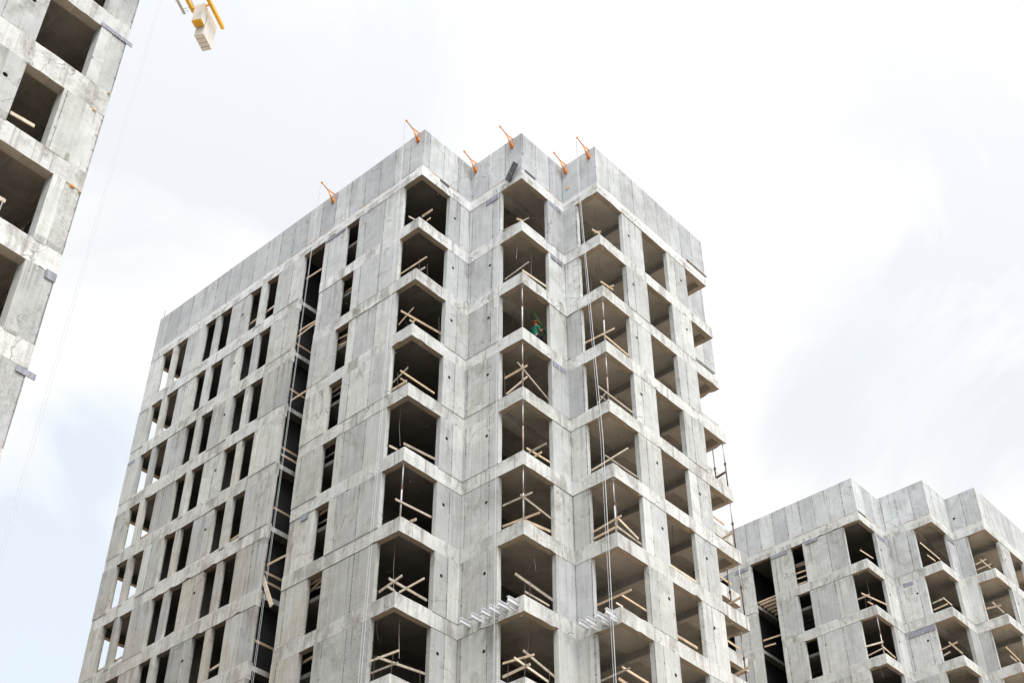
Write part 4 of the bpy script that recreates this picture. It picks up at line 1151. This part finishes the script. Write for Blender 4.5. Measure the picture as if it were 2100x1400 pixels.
for i, x in enumerate((-1.10, -.62, -.25)):
    ibeam(x, 0.0, ZG - 21.70, .32, '%s from the left of the smaller lower stubs under the row of four' % ORD[i + 1], True)
for i, x in enumerate((-3.05, -2.62)):
    ibeam(x, YB, ZG - 24.45, .50, '%s white beam stub at the bottom edge of the photo, under the middle bay' % ('left' if i == 0 else 'right'))

# ---------------------------------------------------------------- worker
def skin_mesh(name, chains, mat, parent, sub=2, loc=(0, 0, 0)):
    """chains: list of lists of (point, radius); a chain may start with an int that refers to an existing vertex"""
    verts = []; rad = []; edges = []
    for ch in chains:
        prev = None
        for it in ch:
            if isinstance(it, int):
                prev = it; continue
            verts.append(tuple(it[0])); rad.append(it[1]); i = len(verts) - 1
            if prev is not None: edges.append((prev, i))
            prev = i
    me = bpy.data.meshes.new(name); me.from_pydata(verts, edges, [])
    me.materials.append(mat)
    o = bpy.data.objects.new(name, me); COL.objects.link(o)
    sk = o.modifiers.new('skin', 'SKIN'); sk.use_smooth_shade = True
    sl = me.skin_vertices[0].data
    for i, r_ in enumerate(rad):
        sl[i].radius = (r_, r_) if not isinstance(r_, tuple) else r_
    sl[0].use_root = True
    ss = o.modifiers.new('sub', 'SUBSURF'); ss.levels = sub; ss.render_levels = sub
    if parent: o.parent = parent
    return o
def worker():
    # local frame: x to the camera side (his right), y where he faces, z up; stands on the slab
    bx, by, bz = -2.72, -1.12, zk(3)
    root = empty('person', (bx, by, bz), 'worker in orange helmet and green shirt holding a long green pole in the middle bay', 'person')
    hip = (0, 0, .95)
    body = skin_mesh('body', [
        [(hip, .14), ((0, .0, 1.12), .135), ((0, -.02, 1.32), .15), ((0, -.03, 1.45), .12), ((0, -.01, 1.53), .055), ((0, .02, 1.60), .065), ((0, .03, 1.69), .098), ((0, .02, 1.77), .085)],
        [3, ((.17, -.03, 1.44), .062), ((.21, -.02, 1.28), .052), ((.22, .10, 1.22), .043), ((.15, .24, 1.46), .033), ((.13, .27, 1.53), .028)],
        [3, ((-.17, -.03, 1.44), .062), ((-.22, .02, 1.22), .052), ((-.20, .12, 1.10), .043), ((-.06, .36, 1.18), .033), ((-.02, .40, 1.20), .028)],
        [0, ((.10, .0, .88), .09), ((.11, .03, .50), .062), ((.12, .0, .10), .042), ((.12, .12, .04), .035)],
        [0, ((-.10, .0, .88), .09), ((-.11, .06, .50), .062), ((-.12, .04, .10), .042), ((-.12, .16, .04), .035)]], M['skin'], root)
    # hands: palm with five fingers closed on the pole
    for side, (px, py, pz) in (('right', (.13, .28, 1.56)), ('left', (-.01, .42, 1.22))):
        ch = [[((px, py, pz - .02), .024), ((px, py + .02, pz + .02), .026), ((px, py + .035, pz + .05), .022)]]
        for i in range(4):
            dz = -.015 + .02 * i; l = (.8, 1, .95, .85)[i]
            ch.append([2 if i > 1 else 1, ((px - .01, py + .055, pz + dz + .01), .010), ((px - .035 * l, py + .075, pz + dz), .009), ((px - .06 * l, py + .055, pz + dz - .005), .008)])
        ch.append([1, ((px - .02, py + .0, pz + .035), .011), ((px - .05, py + .02, pz + .045), .009)])
        skin_mesh('hand', ch, M['skin'], body, 1)
    sh = skin_mesh('shirt', [
        [((0, 0, .90), .158), ((0, .0, 1.10), .155), ((0, -.02, 1.32), .168), ((0, -.03, 1.46), .125), ((0, -.02, 1.50), .075)],
        [3, ((.175, -.03, 1.445), .078), ((.21, -.025, 1.33), .070), ((.215, -.02, 1.26), .066)],
        [3, ((-.175, -.03, 1.445), .078), ((-.215, .0, 1.33), .070), ((-.22, .02, 1.24), .066)]], M['green'], root)
    skin_mesh('trousers', [
        [((0, 0, .93), .165), ((.10, .0, .82), .108), ((.11, .03, .50), .085), ((.12, .0, .14), .07)],
        [0, ((-.10, .0, .82), .108), ((-.11, .06, .50), .085), ((-.12, .04, .14), .07)]], M['navy'], root)
    for sx, dy in ((.12, 0), (-.12, .04)):
        skin_mesh('boot', [[((sx, dy, .12), .06), ((sx, dy - .01, .055), .055), ((sx, dy + .11, .045), .045), ((sx, dy + .19, .04), .038)]], M['black'], root)
    # helmet
    mb = MB(); n = 16; rings = []
    c = Vector((0, .025, 1.735))
    for i in range(7):
        t = i / 6 * math.pi / 2
        r_ = math.cos(t); zz = math.sin(t)
        rings.append([c + Vector((r_ * .125 * math.cos(a), r_ * .148 * math.sin(a), zz * .14)) for a in (2 * math.pi * j / n for j in range(n))])
    v = [q for rg in rings for q in rg]; f = []
    for i in range(6):
        for j in range(n):
            f.append((i * n + j, i * n + (j + 1) % n, (i + 1) * n + (j + 1) % n, (i + 1) * n + j))
    brim = [c + Vector((.150 * math.cos(a), .165 * math.sin(a) + (.06 if math.sin(a) > .3 else 0), -.012)) for a in (2 * math.pi * j / n for j in range(n))]
    b0 = len(v); v += brim
    for j in range(n):
        f.append((b0 + j, b0 + (j + 1) % n, (j + 1) % n, j))
    mb.add(v, f)
    hm = mb.build('helmet', [M['helmet']], root, True)
    so = hm.modifiers.new('s', 'SOLIDIFY'); so.thickness = .006
    # face
    for sx in (-1, 1):
        mb = MB(); mb.tube([(sx * .035, .118, 1.69), (sx * .035, .128, 1.69)], .012, 8); mb.build('eye', [M['eye']], body)
        mb = MB(); mb.tube([(sx * .088, .03, 1.66), (sx * .100, .02, 1.69), (sx * .092, .03, 1.715)], .012, 6); mb.build('ear', [M['skin']], body)
    mb = MB(); mb.tube([(0, .115, 1.69), (0, .148, 1.655), (0, .118, 1.648)], .012, 6); mb.build('nose', [M['skin']], body)
    mb = MB(); mb.tube([(-.025, .108, 1.620), (0, .122, 1.618), (.025, .108, 1.620)], .007, 6); mb.build('mouth', [M['rust']], body)
    return root
worker()
mb = MB()
pt = Vector((-2.66, -1.37, ZG - 7.02)); pb = Vector((-2.66, .35, ZG - 8.45)); 
mb.tube([Vector((0, 0, 0)), pb - pt], .045, 12)
mb.tube([Vector((0, 0, 0)), (pb - pt) * .04], .052, 12)
o = mb.build('green_pole', [M['pole']], smooth=True); o.location = pt
tag(o, 'long green pole slanting across the opening, held by the worker in orange helmet', 'pole')

# ---------------------------------------------------------------- tower crane, only the end of its counter-jib in view
def crane():
    D = Vector((-.46, .888, 0)).normalized(); Wd = Vector((.888, .46, 0)).normalized()
    O = Vector((-53.0, 6.65, ZG + 66.55))       # where the tall ballast block hangs
    root = empty('tower_crane', (0, 0, 0), 'yellow tower crane counter-jib end with hanging concrete ballast blocks', 'crane')
    mast = O - D * 19.5
    root.location = (mast.x, mast.y, 0)
    B = Vector((mast.x, mast.y, 0))
    def L(p): return Vector(p) - B
    e1 = Vector((-51.43, 8.72, ZG + 66.55)); e2 = e1 - Wd * 2.0
    def along(p, s): return p + D * s
    # two main chords, I-beams of the jib
    for nm, e, s1 in (('jib_beam', e1, 0.0), ('jib_beam', along(e2, -2.55), 0.0)):
        mb = MB(); st = along(e, -24 if e is e1 else -21.5)
        mb.bar(L(st + Vector((0, 0, .2))), L(e + Vector((0, 0, .2))), .30, .42)
        mb.build(nm, [M['yellow']], root)
    for s in (-2.9, -4.8, -7, -10, -13, -16, -19):
        mb = MB(); a = along(e1, s); mb.bar(L(a + Vector((0, 0, .2))), L(a - Wd * 2.1 + Vector((0, 0, .2))), .14, .2); mb.build('cross_beam', [M['rust'] if s == -4.8 else M['yellow']], root)
    # ballast
    cc = e1 - Wd * .72 + Vector((0, 0, 0))
    for i in range(4):
        s = -1.95 + i * .50
        mb = MB(); c = along(e1, s) - Wd * 1.05; 
        c = Vector((c.x, c.y, ZG + 66.55))
        hw, ht = .50, .23
        pts = []
        zb, zt = (-3.35, .35)
        for z in (zb, zt):
            for a_, b_ in ((-hw, -ht), (hw, -ht), (hw, ht), (-hw, ht)):
                pts.append(L(c + Wd * a_ + D * b_ + Vector((0, 0, z))))
        mb.add(pts, [(3, 2, 1, 0), (4, 5, 6, 7), (0, 1, 5, 4), (1, 2, 6, 5), (2, 3, 7, 6), (3, 0, 4, 7)])
        o = finish(mb, 'ballast_block', [M['weight']], root); bv = o.modifiers.new('b', 'BEVEL'); bv.width = .03
    c = along(e1, -2.75) - Wd * 1.05; c = Vector((c.x, c.y, ZG + 66.55))
    mb = MB()
    for z0, z1, mi in ((-2.3, -2.2, 1), (-2.2, -1.2, 0), (-1.18, -.3, 0), (-.28, .3, 0)):
        pts = [L(c + Wd * a_ + D * b_ + Vector((0, 0, z))) for z in (z0, z1) for a_, b_ in ((-.5, -.42), (.5, -.42), (.5, .42), (-.5, .42))]
        mb.add(pts, [(3, 2, 1, 0), (4, 5, 6, 7), (0, 1, 5, 4), (1, 2, 6, 5), (2, 3, 7, 6), (3, 0, 4, 7)], mi)
    finish(mb, 'ballast_block', [M['weight'], M['yellow']], root)
    # walkway with railing on the left
    mb = MB(); a = along(e2, -2.6) - Wd * .9; b = along(a, -18)
    mb.bar(L(a), L(b), .28, .03); mb.build('walkway', [M['steel']], root)
    mb = MB()
    for z in (.5, 1.0):
        mb.tube([L(a - Wd * .35 + Vector((0, 0, z))), L(b - Wd * .35 + Vector((0, 0, z)))], .03, 6)
        mb.tube([L(a - Wd * .35 + Vector((0, 0, z))), L(a + Wd * .35 + Vector((0, 0, z)))], .03, 6)
    for i in range(13):
        p = a.lerp(b, i / 12) - Wd * .35; mb.tube([L(p), L(p + Vector((0, 0, 1.0)))], .03, 6)
    mb.build('railing', [M['steel']], root)
    # mast
    mb = MB(); hw = .95; H = ZG + 66
    for sx, sy in ((-1, -1), (1, -1), (1, 1), (-1, 1)):
        mb.bar((sx * hw, sy * hw, 0), (sx * hw, sy * hw, H), .16, .16)
    nz = 44
    for i in range(nz):
        z0 = H * i / nz; z1 = H * (i + 1) / nz
        for (ax, ay), (bx, by) in (((-hw, -hw), (hw, -hw)), ((hw, -hw), (hw, hw)), ((hw, hw), (-hw, hw)), ((-hw, hw), (-hw, -hw))):
            if i % 2: ax, ay, bx, by = bx, by, ax, ay
            mb.bar((ax, ay, z0), (bx, by, z1), .08, .08); mb.bar((ax, ay, z1), (bx, by, z1), .08, .08)
    mb.build('mast', [M['yellow']], root)
    mb = MB(); mb.box((-1.3, -1.3, H), (1.3, 1.3, H + 1.2)); mb.bar((0, 0, H + 1.2), (0, 0, H + 7), .5, .5); mb.build('slewing_unit', [M['yellow']], root)
    mb = MB()
    mb.tube([Vector((0, 0, H + 7)), L(along(e1, -2) + Vector((0, 0, .6)))], .05, 6); mb.tube([Vector((0, 0, H + 7)), L(along(e1, -2) - Wd * 2 + Vector((0, 0, .6)))], .05, 6); mb.build('tie_rope', [M['steel']], root)
    # main jib away from view
    mb = MB(); J = -D
    for s in (-.7, .7):
        mb.bar(Wd * s + Vector((0, 0, H + 1)), Wd * s + J * 45 + Vector((0, 0, H + 1)), .15, .15)
    mb.bar(Vector((0, 0, H + 2.6)), J * 44 + Vector((0, 0, H + 2.2)), .15, .15)
    for i in range(30):
        a = J * 1.5 * i; b = J * 1.5 * (i + 1)
        for s in (-.7, .7):
            mb.bar(Wd * s + a + Vector((0, 0, H + 1)), (a + b) / 2 + Vector((0, 0, H + 2.5)), .07, .07); mb.bar(Wd * s + b + Vector((0, 0, H + 1)), (a + b) / 2 + Vector((0, 0, H + 2.5)), .07, .07)
    mb.build('main_jib', [M['yellow']], root)
crane()
